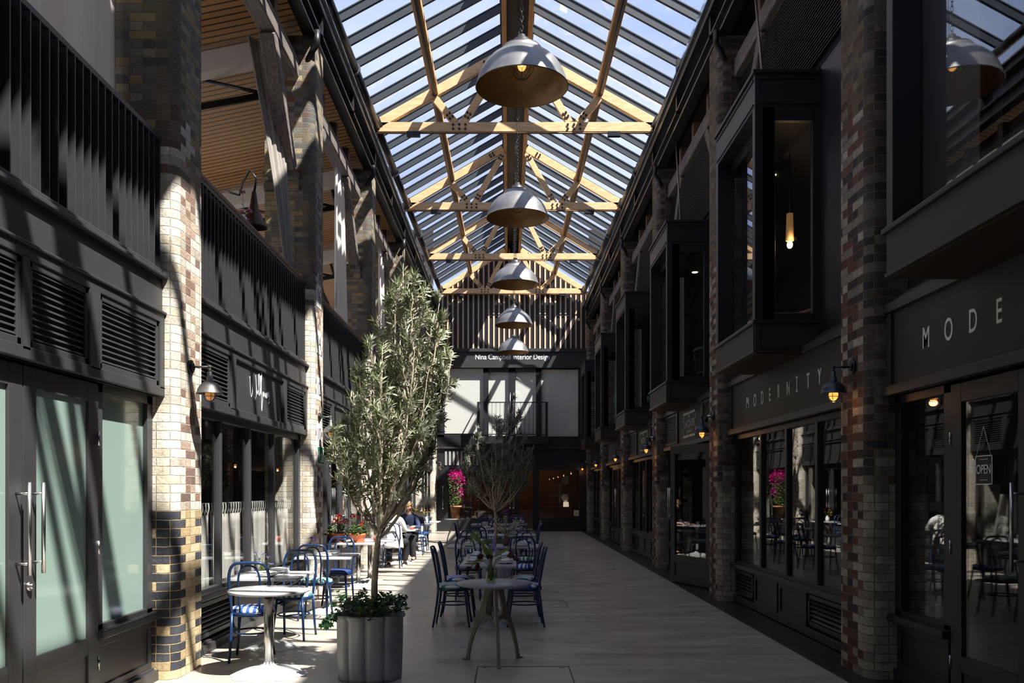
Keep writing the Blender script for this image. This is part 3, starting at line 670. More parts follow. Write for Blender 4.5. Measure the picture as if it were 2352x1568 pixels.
XW = -3.04
def left_bay(n):
    ya = PF[n+1]; yb = PF[n+2]-PW; nm = ['nearest','second','third','fourth','fifth','farthest'][n]
    where = ['beside the camera, above the frosted door','above the cafe curtains','above the geranium counter','above the seated pair','above the far cafe tables','next to the far facade'][n]
    # fascia with louvres -----------------------------------------------
    X = -2.935; t = thing('shop_fascia', (X,(ya+yb)/2,2.42), 'dark shop fascia with louvre grilles %s, left side' % where, 'shop fascia', 'left shop fascias')
    B('body', P_DARK, t, (X-.16,X-.045,ya,yb,2.42,3.44))
    mb = MB(); mb.box(X-.08,X,ya,yb,2.42,2.50).box(X-.08,X,ya,yb,3.04,3.12).box(X-.08,X+.02,ya,yb,3.115,3.135).box(X-.08,X-.02,ya,yb,3.13,3.42).box(X-.14,X+.03,ya,yb,3.42,3.45)
    a1,a2,b1,b2 = ya+1.12, ya+1.30, ya+3.28, ya+3.44
    mb.box(X-.08,X,a1,a2,2.48,3.05).box(X-.08,X,b1,b2,2.48,3.05).box(X-.08,X,yb-.1,yb,2.48,3.05)
    mb.build('frame', P_DARK, t, bevel=.005)
    louvre('louvre_grille', t, X-.012, 1, ya+.02, a1, 2.50, 3.04)
    louvre('louvre_grille', t, X-.012, 1, b2, yb-.1, 2.50, 3.04)
    if n == 0:
        louvre('louvre_grille', t, X-.012, 1, a2, ya+2.44, 2.50, 3.04); louvre('louvre_grille', t, X-.012, 1, ya+2.52, b1, 2.50, 3.04)
        B('frame_bar', P_DARK, t, (X-.08,X,ya+2.44,ya+2.52,2.48,3.05))
    else:
        B('sign_panel', P_DARK, t, (X-.05,X-.030,a2,b1,2.50,3.04))
    if n == 1:
        # handwritten script sign, drawn as thin strokes in the wall plane
        st = [[(0,.30),(.02,.05),(.05,-.02),(.09,.10),(.10,.34),(.11,.08),(.16,-.05),(.22,.05),(.20,.36),(.235,.08),(.26,.10)],
              [(.27,.12),(.275,.06),(.30,.07)], [(.30,.08),(.33,.38),(.30,.36),(.315,.08),(.35,.08),(.385,.36),(.36,.34),(.375,.06)],
              [(.375,.06),(.42,.42),(.40,.40),(.41,-.18),(.44,-.05),(.455,.1)], [(.455,.1),(.48,.14),(.47,.06),(.50,.08),(.52,.13),(.54,.05),(.57,.12)],
              [(.57,.12),(.60,.14),(.58,.05),(.62,.08),(.65,.17),(.66,.08),(.69,.14),(.70,.18),(.69,0),(.66,-.03)]]
        mb = MB()
        for pl in st:
            pts = []
            for i in range(len(pl)-1):
                p0 = pl[max(i-1,0)]; p1 = pl[i]; p2 = pl[i+1]; p3 = pl[min(i+2,len(pl)-1)]
                for k in range(5):
                    u = k/5; pts.append(tuple(.5*((2*p1[c])+(-p0[c]+p2[c])*u+(2*p0[c]-5*p1[c]+4*p2[c]-p3[c])*u*u+(-p0[c]+3*p1[c]-3*p2[c]+p3[c])*u**3) for c in (0,1)))
            pts.append(pl[-1]); mb.tube([(X-.024, ya+1.86+a*1.15, 2.71+b*.72) for a,b in pts], 0.003, 5)
        mb.build('script_lettering', mat('script_white',(225,225,230),rough=.4), t)
    # balcony rail ------------------------------------------------------------
    XR_ = -3.0; t = thing('balcony_railing', (XR_,(ya+yb)/2,3.45), 'dark flat-bar balcony railing %s' % ['at upper left, in front of the white curtain','between the two nearest left piers, wooden handrail','behind the olive tree top, third bay on the left','fourth bay on the left','fifth bay on the left','farthest bay on the left'][n], 'balcony railing', 'left balcony railings')
    m = MB(); m.box(XR_-.03,XR_+.03,ya,yb,4.60,4.64); m.build('top_rail', P_DARK, t)
    if n >= 1: B('handrail', mat('oiled_handrail',(112,80,62),rough=.5), t, (XR_-.09,XR_+.04,ya,yb,4.64,4.685), bevel=.008)
    B('bottom_rail', P_DARK, t, (XR_-.045,XR_+.055,ya,yb,3.45,3.50), bevel=.006)
    cnt = int((yb-ya)/.112)
    proto = None
    for i in range(cnt+1):
        y = ya+.03+(yb-ya-.06)*i/cnt
        if proto is None: proto = B('baluster', P_DARK, t, (XR_-.04,XR_+.035,y-.006,y+.006,3.5,4.6)); y00 = y
        else:
            c = proto.copy(); SC.collection.objects.link(c); c.location = (0,y-y00,0)
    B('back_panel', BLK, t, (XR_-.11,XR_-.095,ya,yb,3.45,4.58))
    # floor edge soffit
    # shopfront --------------------------------------------------------------
    if n == 0:
        shop_window(1, XW, 1, 6.38, yb, [], .575, 2.42, 'frosted side window beside the frosted door', glass=FROST, riser=[(6.40,yb-.02,'P')])
        r = leaf_door(1, XW, 1, 6.37, 5.385, 2.40, FROST, 'frosted glass door with steel bar handle at far left')
        mb = MB(); mb.cyl((.02,-.935,1.02),(.045,-.935,1.02),.03,16); mb.cyl((.04,-.935,1.02),(.06,-.935,1.02),.018,12); setorg((0,0,0)); mb.build('lock', STAINLESS, r)
        leaf_door(2, XW, 1, 4.39, 5.375, 2.40, FROST, 'second frosted door leaf cut by the left frame edge')
        shop_window(2, XW, 1, ya, 4.38, [], .575, 2.42, 'frosted window left of the doors', glass=FROST, riser=[(ya+.02,4.36,'P')])
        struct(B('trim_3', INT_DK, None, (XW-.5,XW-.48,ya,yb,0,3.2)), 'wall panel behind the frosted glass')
    elif n in (1,3,5):
        muls = [ya+1.12+1.04*i for i in range(4)][:3]
        shop_window(2+n, XW, 1, ya, yb, muls, .58, 2.42, 'tall shop window with %s, left side' % {1:'white cafe curtains',3:'dark mullions behind the seated pair',5:'dark mullions at the far end'}[n],
            riser=[(ya+.06,ya+1.5,'L'),(ya+1.56,ya+2.9,'P'),(ya+2.96,yb-.06,'L')])
    else:
        c = (ya+yb)/2
        shop_window(2+n, XW, 1, ya, c-1.0, [], .58, 2.42, 'narrow window near side of the %s left doors' % nm, riser=[(ya+.04,c-1.04,'P')])
        shop_window(12+n, XW, 1, c+1.0, yb, [], .58, 2.42, 'narrow window far side of the %s left doors' % nm, riser=[(c+1.04,yb-.04,'P')])
        leaf_door(3+n*2, XW, 1, c-.99, c-.01, 2.40, GLASS, 'near leaf of the glazed doors in the %s left bay' % nm, ang=0)
        leaf_door(4+n*2, XW, 1, c+.99, c+.01, 2.40, GLASS, 'far leaf of the glazed doors in the %s left bay' % nm, ang=0)
for n in range(6): left_bay(n)
# bay running past the camera on each side is closed with plain cladding
struct(B('wall_left', P_DARK, None, (-3.2,-3.0,-5,2.15,0,4.6)), 'left shopfronts beside the camera')
struct(B('wall_right', P_BLK, None, (3.1,3.3,-5,2.15,0,6.2)), 'right shopfronts beside the camera')
# ---------------------------------------------------------------- curtains
def drape(name, pts_top, pts_bot, folds, amp, m, parent, nz=14, bow=0.):
    """cloth hanging between a top line and a bottom line (each two points), rippled across"""
    mb = MB(); nx = folds*8; a0,a1 = [Vector(p) for p in pts_top]; b0,b1 = [Vector(p) for p in pts_bot]
    nrm = Vector((1,0,0)); k = len(mb.v)
    for i in range(nz+1):
        v = i/nz
        for j in range(nx+1):
            u = j/nx; p = (a0.lerp(a1,u)).lerp(b0.lerp(b1,u), v); p += Vector((0,bow*math.sin(PI*v),0))
            p += nrm*(amp*math.sin(u*folds*2*PI+.8*math.sin(v*3+u*5))*(.6+.4*math.sin(u*17+1)))
            mb.v.append(tuple(p))
    for i in range(nz):
        for j in range(nx): mb.f.append((i*(nx+1)+j,i*(nx+1)+j+1,(i+1)*(nx+1)+j+1,(i+1)*(nx+1)+j)); mb.sm.append(True)
    o = mb.build(name, m, parent); s = o.modifiers.new('thick','SOLIDIFY'); s.thickness = .004; return o
g = 'linen gallery curtains'
t = thing('curtain', (-3.36,6.7,3.5), 'wide white linen curtain hanging behind the nearest railing, upper left', 'curtain', g); drape('cloth', [(-3.36,5.75,7.6),(-3.36,7.38,7.6)], [(-3.36,5.75,3.5),(-3.36,7.38,3.5)], 10, .045, LINEN, t)
t = thing('curtain', (-3.2,12.4,4.7), 'long grey linen curtain swept aside against the numbered brick pier', 'curtain', g); drape('cloth', [(-3.46,11.45,7.64),(-3.18,11.85,7.64)], [(-3.22,12.5,4.72),(-3.14,12.62,4.72)], 5, .02, LINEN_D, t, bow=.12)
t = thing('curtain', (-3.2,17,4.7), 'straight pale curtain before the third left pier', 'curtain', g); drape('cloth', [(-3.2,16.0,7.6),(-3.2,16.9,7.6)], [(-3.2,15.9,4.5),(-3.2,17.2,4.5)], 6, .04, LINEN, t)
t = thing('curtain', (-3.2,22.2,4.7), 'pale curtain before the fourth left pier', 'curtain', g); drape('cloth', [(-3.2,21.4,7.6),(-3.2,22.2,7.6)], [(-3.2,21.4,4.5),(-3.2,22.5,4.5)], 6, .04, LINEN, t)
t = thing('curtain', (-3.2,27.5,4.7), 'pale curtain before the fifth left pier', 'curtain', g); drape('cloth', [(-3.2,26.7,7.6),(-3.2,27.4,7.6)], [(-3.2,26.7,4.5),(-3.2,27.7,4.5)], 6, .04, LINEN, t)
# cafe curtain on its rod inside the second bay window
ya, yb = PF[2], PF[3]-PW
t = thing('cafe_curtain', (-3.17,(ya+yb)/2,.6), 'white half-height cafe curtain on tab loops behind the nearest left shop window', 'curtain')
mb = MB(); mb.cyl((-3.17,ya,1.47),(-3.17,yb-.05,1.47),.010,8); mb.build('rod', BLACKM, t)
for k in range(4):
    a = ya+.04+1.1*k; b = min(a+1.06, yb-.1); drape('cloth', [(-3.17,a,1.36),(-3.17,b,1.36)], [(-3.17,a,.56),(-3.17,b,.56)], 6, .022, LINEN, t, 8)
mb = MB(); i = 0; y = ya+.06
while y < yb-.12:
    lp = [(-3.17+.004, y-.012, 1.35),(-3.17+.018,y-.006,1.43),(-3.17+.012,y,1.485),(-3.17-.012,y,1.485),(-3.17-.018,y+.01,1.43),(-3.17-.004,y+.022,1.35)]
    for a,b in zip(lp,lp[1:]): mb.bar(a,b,.024,.003,(1,0,0) if abs(a[2]-b[2])>.02 else (0,0,1))
    y += .092
mb.build('tab_loops', NAP, t)

# ---------------------------------------------------------------- inside the left gallery
for i, y in enumerate((13.1, 18.4, 23.6)):
    t = thing('ceiling_truss', (-6,y,6.9), 'black steel gallery truss under a white beam, %s from the camera' % ORD[i], 'truss', 'gallery trusses')
    mb = MB(); mb.bar((-3.3,y,8.3),(-8.9,y,7.15),.24,.3); mb.build('white_beam', PLASTER, t)
    mb = MB(); mb.cyl((-3.4,y+.2,7.75),(-8.9,y+.2,6.75),.05,10)
    for k in range(5):
        x = -3.7-k*1.1; mb.cyl((x,y+.2,7.75-(abs(x)-3.4)*.18),(x-.1,y+.2,8.25-(abs(x)-3.3)*.2),.035,8); mb.cyl((x,y+.2,7.75-(abs(x)-3.4)*.18),(x-1,y+.2,8.2-(abs(x)-2.3)*.2),.03,8)
    mb.build('steel_members', BLACKM, t)
for k in range(6):
    li = bpy.data.lights.new('gallery_fill_light','POINT'); li.energy = 50; li.color = (1,.86,.68); li.shadow_soft_size = .35; lo = bpy.data.objects.new('gallery_fill_light', li); SC.collection.objects.link(lo); lo.location = (-6.0, 6.5+BAY*k, 5.4)  # added unseen fill to brighten the gallery ceiling and curtains
def goose(loc, lab):
    t = thing('gallery_lamp', loc, lab, 'wall lamp', 'gallery gooseneck lamps')
    x,y,z = 0,0,0; setorg((0,0,0)); t.scale = (1.4,1.4,1.4)
    mb = MB(); mb.tube([(x-.25,y,z+.18),(x-.12,y,z+.14),(x-.09,y,z+.26),(x-.02,y,z+.38),(x+.04,y,z+.30),(x+.02,y,z+.16)], .012, 8); mb.build('arm', BLACKM, t)
    mb = MB(); mb.lathe([(.02,.17),(.03,.1),(.045,0),(.12,-.16),(.125,-.17),(.115,-.17),(.04,0),(.01,.1)], 24, (x+.02,y,z)); mb.build('shade', mat('dark_bronze_shade',lin=(.05,.03,.02),rough=.4,metal=.6), t)
    return t
goose((-3.42,11.55,5.36), 'dark gooseneck lamp beyond the wooden handrail of the second bay')
goose((-3.5,16.0,5.3), 'dark gooseneck lamp in the third gallery bay')
goose((-3.5,21.3,5.3), 'dark gooseneck lamp in the fourth gallery bay')
def flowers(name, loc, lab, stems, m_pet, vase=None, cat='flowers', leafm=STEMG, ps=.02, npet=7, rr=R):
    """stems: list of tip offsets from loc; each stem carries a blossom"""
    t = thing(name, loc, lab, cat); x,y,z = loc
    st = MB(); pe = MB(); lf = MB()
    for (dx,dy,dz) in stems:
        p0 = (x,y,z+.02); p3 = (x+dx,y+dy,z+dz); p1 = (x,y,z+dz*.4); p2 = (x+dx*.6,y+dy*.6,z+dz*.8)
        pts = bez(p0,p1,p2,p3,6); st.tube(pts, .0025, 5)
        for k in range(npet):
            a = rr.uniform(0,2*PI); e = rr.uniform(-.2,1.0); d = Vector((math.cos(a)*math.cos(e),math.sin(a)*math.cos(e),math.sin(e)))
            pe.leaf(Vector(p3), d, Vector((0,0,1)), ps*rr.uniform(.8,1.3), ps*.8, .2)
        for k in range(2):
            q = pts[rr.randint(2,5)]; a = rr.uniform(0,2*PI); lf.leaf(q, (math.cos(a),math.sin(a),.5), (0,0,1), rr.uniform(.03,.06), .014)
    st.build('stems', STEMG, t); pe.build('petals', m_pet, t); lf.build('leaves', leafm, t)
    if vase: vase(t, x, y, z)
    return t
def small_vase(t,x,y,z,h=.1,r=.03,m=None):
    mb = MB(); mb.lathe([(.001,0),(r*.8,0),(r,.2*h),(r,.65*h),(r*.5,.85*h),(r*.6,h),(r*.5,h),(r*.42,.85*h),(r*.9,.6*h),(r*.7,.05*h),(.001,.05*h)], 20, (x,y,z)); mb.build('vase', m or VASEG, t)
flowers('flower_vase', (-3.04,9.95,4.685), 'vase of pink flowers standing on the wooden gallery handrail', [(.0,-.05,.34),(-.03,.03,.12),(.04,.05,.15),(.03,.1,.05)], leafmat('pink_petal',(214,150,176),(220,170,190)), lambda t,x,y,z: small_vase(t,x,y,z,.10,.035,CHINA), ps=.045, npet=14)

# ================================================================ RIGHT SIDE
XS = 3.30; XSF = 3.22
def right_bay(n):
    ya = PF[n+1]; yb = PF[n+2]-PW; nm = ['nearest','second','third','fourth','fifth','farthest'][n]
    where = ['nearest the camera, cut by the right frame edge','between the first two right piers','over the open double doors','over the fourth shop on the right','over the fifth shop on the right','next to the far facade'][n]
    t = thing('shop_fascia', (XSF,(ya+yb)/2,2.45), 'dark shop fascia %s, right side' % where, 'shop fascia', 'right shop fascias')
    X = XSF
    B('body', P_SIGN, t, (X+.03,X+.14,ya,yb,2.45,3.16))
    B('frame', P_DARK, t, (X-.03,X+.05,ya,yb,2.42,2.50),(X-.02,X+.05,ya,yb,3.12,3.20), bevel=.006)
    if n in (0,1):
        B('border', P_DARK, t, (X,X+.05,ya,ya+.09,2.5,3.12), bevel=.005); B('border', P_DARK, t, (X,X+.05,yb-.09,yb,2.5,3.12), bevel=.005)
        word = 'MODERNITY'; ytop = 11.83-BAY*(1-n)
        if n == 0: ytop = 6.80
        for i,ch in enumerate(word):
            text(ch, (X+.028, ytop-.342*i, 2.73), .235, '-X', LETTER, t, 'letter', .003, .68, bold=.0012)
            if ch == 'I': B('letter_serifs', LETTER, t, (X+.0255,X+.0305,ytop-.342*i-.058,ytop-.342*i+.012,2.73,2.746),(X+.0255,X+.0305,ytop-.342*i-.058,ytop-.342*i+.012,2.888,2.904))
    elif n in (2,3):
        a1,b1 = ya+1.15, ya+3.35
        louvre('louvre_grille', t, X, -1, ya+.05, a1, 2.52, 3.1, .05, P_DARK); louvre('louvre_grille', t, X, -1, b1, yb-.03, 2.52, 3.1, .05, P_DARK)
        B('border', P_DARK, t, (X,X+.05,a1,a1+.1,2.5,3.12), bevel=.005); B('border', P_DARK, t, (X,X+.05,b1-.1,b1,2.5,3.12), bevel=.005)
        yc = (a1+b1)/2+.02; z0,z1 = 2.58,3.04; hw = .56
        if n == 2: hw = .52
        mb = MB(); xx = X+.024
        for (p,q,r_,s_) in ((yc-hw,yc-.02,z1-.045,z1),(yc+.02,yc+hw,z1-.045,z1),(yc-hw,yc-.02,z0,z0+.045),(yc+.02,yc+hw,z0,z0+.045)): mb.box(xx,X+.031,p,q,r_,s_)
        for yy in (yc-hw,yc+hw-.02):
            for (r_,s_) in ((z0,z0+.17),(z1-.17,z1)): mb.box(xx,X+.031,yy,yy+.02,r_,s_)
        mb.build('sign_border', LETTER, t)
        text('THE', (X+.026,yc,2.93), .075, '-X', LETTER, t, 'sign_text', .002, 1, 1.2, 'CENTER')
        text('LACQUER', (X+.026,yc,2.765), .19, '-X', LETTER, t, 'sign_text', .002, .95, 1.18, 'CENTER')
        text('COMPANY', (X+.026,yc,2.655), .085, '-X', LETTER, t, 'sign_text', .002, 1.05, 1.5, 'CENTER')
    else:
        B('border', P_DARK, t, (X,X+.05,ya,ya+.09,2.5,3.12), bevel=.005); B('border', P_DARK, t, (X,X+.05,yb-.09,yb,2.5,3.12), bevel=.005)
    # wall behind the box window
    struct(B('trim_%d' % (10+n), P_BLK, None, (3.41,3.45,ya,PF[n+2]-PW,3.16,6.25)) if False else
           B('trim_%d' % (10+n), P_BLK, None, (3.41,3.46,ya,9.46+BAY*(n-1),3.16,6.30),(3.41,3.46,11.23+BAY*(n-1),yb,3.16,6.30),(3.25,3.41,ya,yb,3.16,3.24)), 'dark boarded wall around the %s right box window' % nm)
    # louvred screen over the box window
    t = thing('louvre_screen', (3.4,(ya+yb)/2,6.25), 'fine dark louvre screen above the %s right box window' % nm, 'louvre screen', 'louvre screens over the box windows')
    mb = MB(); z = 6.32
    while z < 7.62: mb.add([(3.36,ya,z),(3.36,yb,z),(3.40,yb,z+.03),(3.40,ya,z+.03)], [(0,1,2,3)]); mb.box(3.355,3.362,ya,yb,z-.004,z+.004); z += .042
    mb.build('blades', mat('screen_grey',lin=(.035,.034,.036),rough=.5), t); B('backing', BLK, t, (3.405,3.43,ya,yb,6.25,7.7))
    if n in (1,2):
        mb = MB(); mb.cyl((3.2,yb-1.9,6.2),(3.2,yb-1.35,8.3),.018,8); o = mb.build('tie_rod', mat('worn_rod',lin=(.25,.2,.16),rough=.4,metal=.7)); tag(o, 'thin slanting steel rod above the %s right box window' % nm, 'rod')
    # shopfront
    if n == 0:
        shop_window(20, XS, -1, 6.46, yb, [], .56, 2.42, 'dark shop window beside the door with the OPEN sign', m=P_BLK, riser=[(6.5,yb-.04,'P')])
        leaf_door(20, XS, -1, 6.42, 5.42, 2.40, GLASS, 'dark glazed door with hanging OPEN sign', P_BLK, handle=True, zsill=.42)
        leaf_door(21, XS, -1, 4.42, 5.40, 2.40, GLASS, 'second dark door leaf at the right frame edge', P_BLK, zsill=.42)
        shop_window(21, XS, -1, ya, 4.38, [], .56, 2.42, 'dark shop window beyond the frame at right', m=P_BLK)
    elif n in (1,3,5):
        muls = [ya+1.25,ya+2.27,ya+3.31]
        shop_window(21+n, XS, -1, ya, yb, muls, .56, 2.42, {1:'wide dark shop window reflecting the court, nearest on the right',3:'dark mullioned window of the fourth right shop',5:'dark mullioned window of the farthest right shop'}[n], m=P_BLK,
            riser=[(ya+.05,ya+1.5,'L'),(ya+1.56,ya+2.55,'P'),(ya+2.61,ya+3.6,'P'),(ya+3.66,yb-.05,'L')])
    else:
        shop_window(21+n, XS, -1, yb-1.15, yb, [], .56, 2.42, 'narrow window on the far side of the %s right doors' % nm, m=P_BLK, riser=[(yb-1.1,yb-.04,'P')])
        shop_window(31+n, XS, -1, ya, ya+.75, [], .56, 2.42, 'narrow window on the near side of the %s right doors' % nm, m=P_BLK, riser=[(ya+.04,ya+.7,'P')])
        w = (yb-1.15-ya-.75)/2
        op = .20 if n == 2 else 0
        leaf_door(20+n*3, XS, -1, yb-1.16, yb-1.16-w*.98, 2.40, GLASS, 'far leaf of the glazed doors in the %s right bay' % nm, P_BLK, ang=-op*1.2, zsill=.5)
        leaf_door(21+n*3, XS, -1, ya+.76, ya+.76+w*.98, 2.40, GLASS, 'near leaf of the glazed doors in the %s right bay' % nm, P_BLK, ang=op*1.6, zsill=.5)
for n in range(6): right_bay(n)

# box windows on the right --------------------------------------------------
XB = 2.69; XG = 2.875
def box_window(n):
    a = 9.46+BAY*(n-1); b = 11.23+BAY*(n-1); lab = ['great box window at top right mirroring a pendant lamp','second box window on the right, with a lit glass lamp inside','third box window on the right, with a dark chair inside','fourth box window on the right','fifth box window on the right, green shape inside','farthest box window on the right'][n]
    if n == 0: a -= .5; b = 6.17
    t = thing('box_window', (3.0,(a+b)/2,3.12), lab, 'box window', 'projecting box windows on the right'); xi = 3.44
    Z0,Z1,Z2,Z3 = 3.13,3.50,5.78,6.18
    B('top_fascia', P_BLK, t, (XB,xi,a,b,Z2+.02,Z3), bevel=.006)
    B('cornice', P_BLK, t, (XB-.025,xi,a-.025,b+.025,Z3-.01,Z3+.03), bevel=.006)
    B('moulding', P_BLK, t, (XB-.012,XB,a+.05,b-.05,Z3-.07,Z3-.055),(XB-.012,XB,a+.05,b-.05,Z2+.06,Z2+.075),(XB+.06,xi-.05,a-.012,a,Z3-.07,Z3-.055),(XB+.06,xi-.05,a-.012,a,Z2+.06,Z2+.075),
      (XB+.03,XB+.045,a-.012,a,Z2+.06,Z3-.055),(xi-.08,xi-.065,a-.012,a,Z2+.06,Z3-.055))
    B('apron', P_SIGN, t, (XB,xi,a,b,Z0,Z1-.03), bevel=.006)
    B('apron_ledge', P_BLK, t, (XB-.03,xi,a-.03,b+.03,Z1-.06,Z1-.02), bevel=.008)
    B('apron_trim', P_BLK, t, (XB-.015,XB,a,b,Z0,Z0+.03),(XB-.012,XB,a+.02,a+.04,Z0,Z1-.06),(XB,xi,a-.012,a,Z0+.04,Z0+.052),(XB+.05,XB+.065,a-.012,a,Z0+.04,Z1-.09),(xi-.07,xi-.055,a-.012,a,Z0+.04,Z1-.09))
    B('soffit', SOFFIT, t, (XB+.02,xi,a+.02,b-.02,Z0-.012,Z0))
    mb = MB()
    for yy in (a,b-.10): mb.box(XB,XG+.03,yy,yy+.10,Z1-.03,Z2+.03)
    mb.box(XG-.01,XG+.03,a+.1,b-.1,Z1-.02,Z1+.05).box(XG-.01,XG+.03,a+.1,b-.1,Z2-.08,Z2+.03)
    for yy in (a,b-.07):
        mb.box(XB+.08,XB+.22,yy,yy+.07,Z1-.02,Z2+.03).box(xi-.12,xi,yy,yy+.07,Z1-.02,Z2+.03).box(XB+.2,xi-.1,yy,yy+.07,Z1-.02,Z1+.06).box(XB+.2,xi-.1,yy,yy+.07,Z2-.12,Z2+.03)
    mb.build('frame', P_BLK, t, bevel=.006)
    B('front_glass', COATED, t, (XG+.005,XG+.011,a+.09,b-.09,Z1,Z2))
    B('side_glass', GLASS, t, (XG+.03,xi-.08,a+.03,a+.036,Z1,Z2)); B('side_glass', GLASS, t, (XG+.03,xi-.08,b-.036,b-.03,Z1,Z2))
    return a, b
BXW = [box_window(n) for n in range(6)]
struct(B('wall_right', mat('grey_green_room',(78,80,74),rough=.8), None, (5.6,5.7,-5,YE,3.3,7.7)), 'inner wall of the right upper rooms')
struct(B('ceiling', mat('grey_room_ceiling',(110,110,104),rough=.8), None, (3.46,5.6,-5,YE,5.95,6.0)), 'flat ceiling of the right upper rooms')
# lit fitting and downlights inside
x,y,z = 3.62,11.15,4.72
t = thing('glass_wall_lamp', (x,y,z), 'lit glass lamp glowing inside the second box window', 'lamp')
mb = MB(); mb.lathe([(.05,.11),(.055,.13),(.05,.16),(.04,.46),(.035,.46)], 20, (x,y,z)); mb.build('glass_shade', mat('ribbed_amber_glass',lin=(.6,.4,.2),rough=.3,emit=(1,.5,.16),estr=.12), t)
mb = MB(); mb.ball((x,y,z+.06), .036, 12, 8, (1,1,1.3)); mb.build('bulb', mat('warm_lit_glass',lin=(1,.8,.5),emit=(1,.72,.38),estr=16), t)
mb = MB(); mb.cyl((x,y,z+.42),(x,y,5.95),.008,6); mb.build('cord', BLACKM, t)
li = bpy.data.lights.new('lamp_light','POINT'); li.energy = 1.5; li.color = (1,.65,.35); li.shadow_soft_size = .05; lo = bpy.data.objects.new('lamp_light', li); SC.collection.objects.link(lo); lo.parent = t; lo.location = (0,-.12,.1)
for i,(x,y) in enumerate(((3.62,11.9),(3.7,17.2))):
    mb = MB(); mb.lathe([(.001,0),(.035,0),(.05,-.006),(.055,0)], 20, (x,y,5.95)); o = mb.build('downlight', mat('lit_downlight',lin=(1,.85,.6),emit=(1,.85,.6),estr=10)); tag(o, 'small round ceiling downlight inside the %s box window' % ['second','third'][i], 'downlight', 'downlights')
def wood_chair(loc, rz, m, lab):
    t = thing('wooden_chair', loc, lab, 'chair', None); setorg((0,0,0))
    B('seat', m, t, (-.22,.22,-.22,.22,.43,.47), bevel=.012)
    for sx in (-1,1):
        for sy in (-1,1):
            mb = MB(); mb.tube([(sx*.17,sy*.17,.43),(sx*.23,sy*.24,0)], [.022,.014], 8); mb.build('leg', m, t)
    mb = MB(); mb.tube([(-.19,-.2,.45),(-.2,-.3,.85)], .016, 8); mb.tube([(.19,-.2,.45),(.2,-.3,.85)], .016, 8); mb.build('back_post', m, t)
    mb = MB(); mb.tube([(-.24,-.22,.80),(-.15,-.31,.84),(0,-.34,.85),(.15,-.31,.84),(.24,-.22,.80)], .028, 8); mb.build('backrest', m, t)
    t.rotation_euler = (0,0,rz); return t
WD = mat('teak',(130,76,44),rough=.4)
wood_chair((3.75,10.35,3.3), 1.9, WD, 'teak chair glimpsed inside the second box window')
wood_chair((3.7,15.6,3.3), -1.2, BLACKM, 'black chair glimpsed inside the third box window')
mb = MB(); mb.cyl((3.4,20.9,3.72),(3.4,20.9,3.9),.06,12)
mb.ball((3.35,26.3,4.35), .28, 16, 10, (.6,.6,1)); o = mb.build('green_glass_shade', mat('green_glass',(60,130,110),rough=.3)); tag(o, 'green rounded shade inside the fifth box window', 'lamp shade')

# OPEN sign on the door
t = thing('open_sign', (XS-.05,5.92,1.72), 'small OPEN sign hanging on strings inside the nearest right door', 'sign'); ym = 5.93
B('board', mat('sign_black',(30,30,32),rough=.5), t, (XS-.045,XS-.037,ym-.105,ym+.105,1.66,1.86))
mb = MB(); e = .006; xx = XS-.049
mb.box(xx,xx+.004,ym-.105,ym+.105,1.66,1.66+e).box(xx,xx+.004,ym-.105,ym+.105,1.86-e,1.86).box(xx,xx+.004,ym-.105,ym-.105+e,1.66,1.86).box(xx,xx+.004,ym+.105-e,ym+.105,1.66,1.86).box(xx,xx+.004,ym-.05,ym+.05,1.69,1.693).box(xx,xx+.004,ym-.05,ym+.05,1.832,1.835)
mb.build('border', LETTER, t); text('OPEN', (xx,ym,1.735), .09, '-X', LETTER, t, 'sign_text', .001, .78, 1, 'CENTER'); text('COME IN WE ARE', (xx,ym,1.805), .02, '-X', LETTER, t, 'sign_text', .0005, .8, 1, 'CENTER') if False else None
mb = MB(); mb.cyl((xx,ym-.09,1.86),(xx,ym,2.06),.0018,5); mb.cyl((xx,ym+.09,1.86),(xx,ym,2.06),.0018,5); mb.build('string', LETTER, t)

# ================================================================ FAR FACADE
W0, W1 = -2.9, 3.15
f = sroot('wall_far', (0,YE,0), 'far facade: striped gable over a white-blinded upper floor and a dark shop')
def fx(px): return (px-1168)*YE/1990
def fz(py): return 1.62+(1126-py)*YE/1990
ZB = fz(802)
mb = MB(); XL,ZE,XC,ZR,XR = roofp(YE)
mb.prism([(W0-.2,ZB),(W1+.2,ZB),(W1+.2,9.1),(XR,ZE+.1),(XC,ZR+.2),(XL,ZE+.1),(W0-.2,9.1)], lambda a,b:(a,YE,b), lambda a,b:(a,YE+.15,b)); mb.build('gable_boarding', P_BLK, f)
mb = MB(); x = W0+.05; i = 0
while x < W1:
    zt = ZE+(x-XL)/(XC-XL)*(ZR-ZE) if x < XC else ZE+(XR-x)/(XR-XC)*(ZR-ZE)
    mb.box(x,x+.062,YE-.035,YE,ZB,max(9.1,zt-.05)); x += .2035
mb.build('battens', mat('tan_batten',(204,178,150),rough=.8,var=.1), f)
B('ledge', P_DARK, f, (W0,W1,YE-.12,YE+.1,fz(808),ZB+.02)); B('fascia', P_DARK, f, (W0,W1,YE-.05,YE+.1,fz(838),fz(808)))
B('fascia_ledge', P_DARK, f, (W0,W1,YE-.12,YE+.1,fz(845),fz(838)))
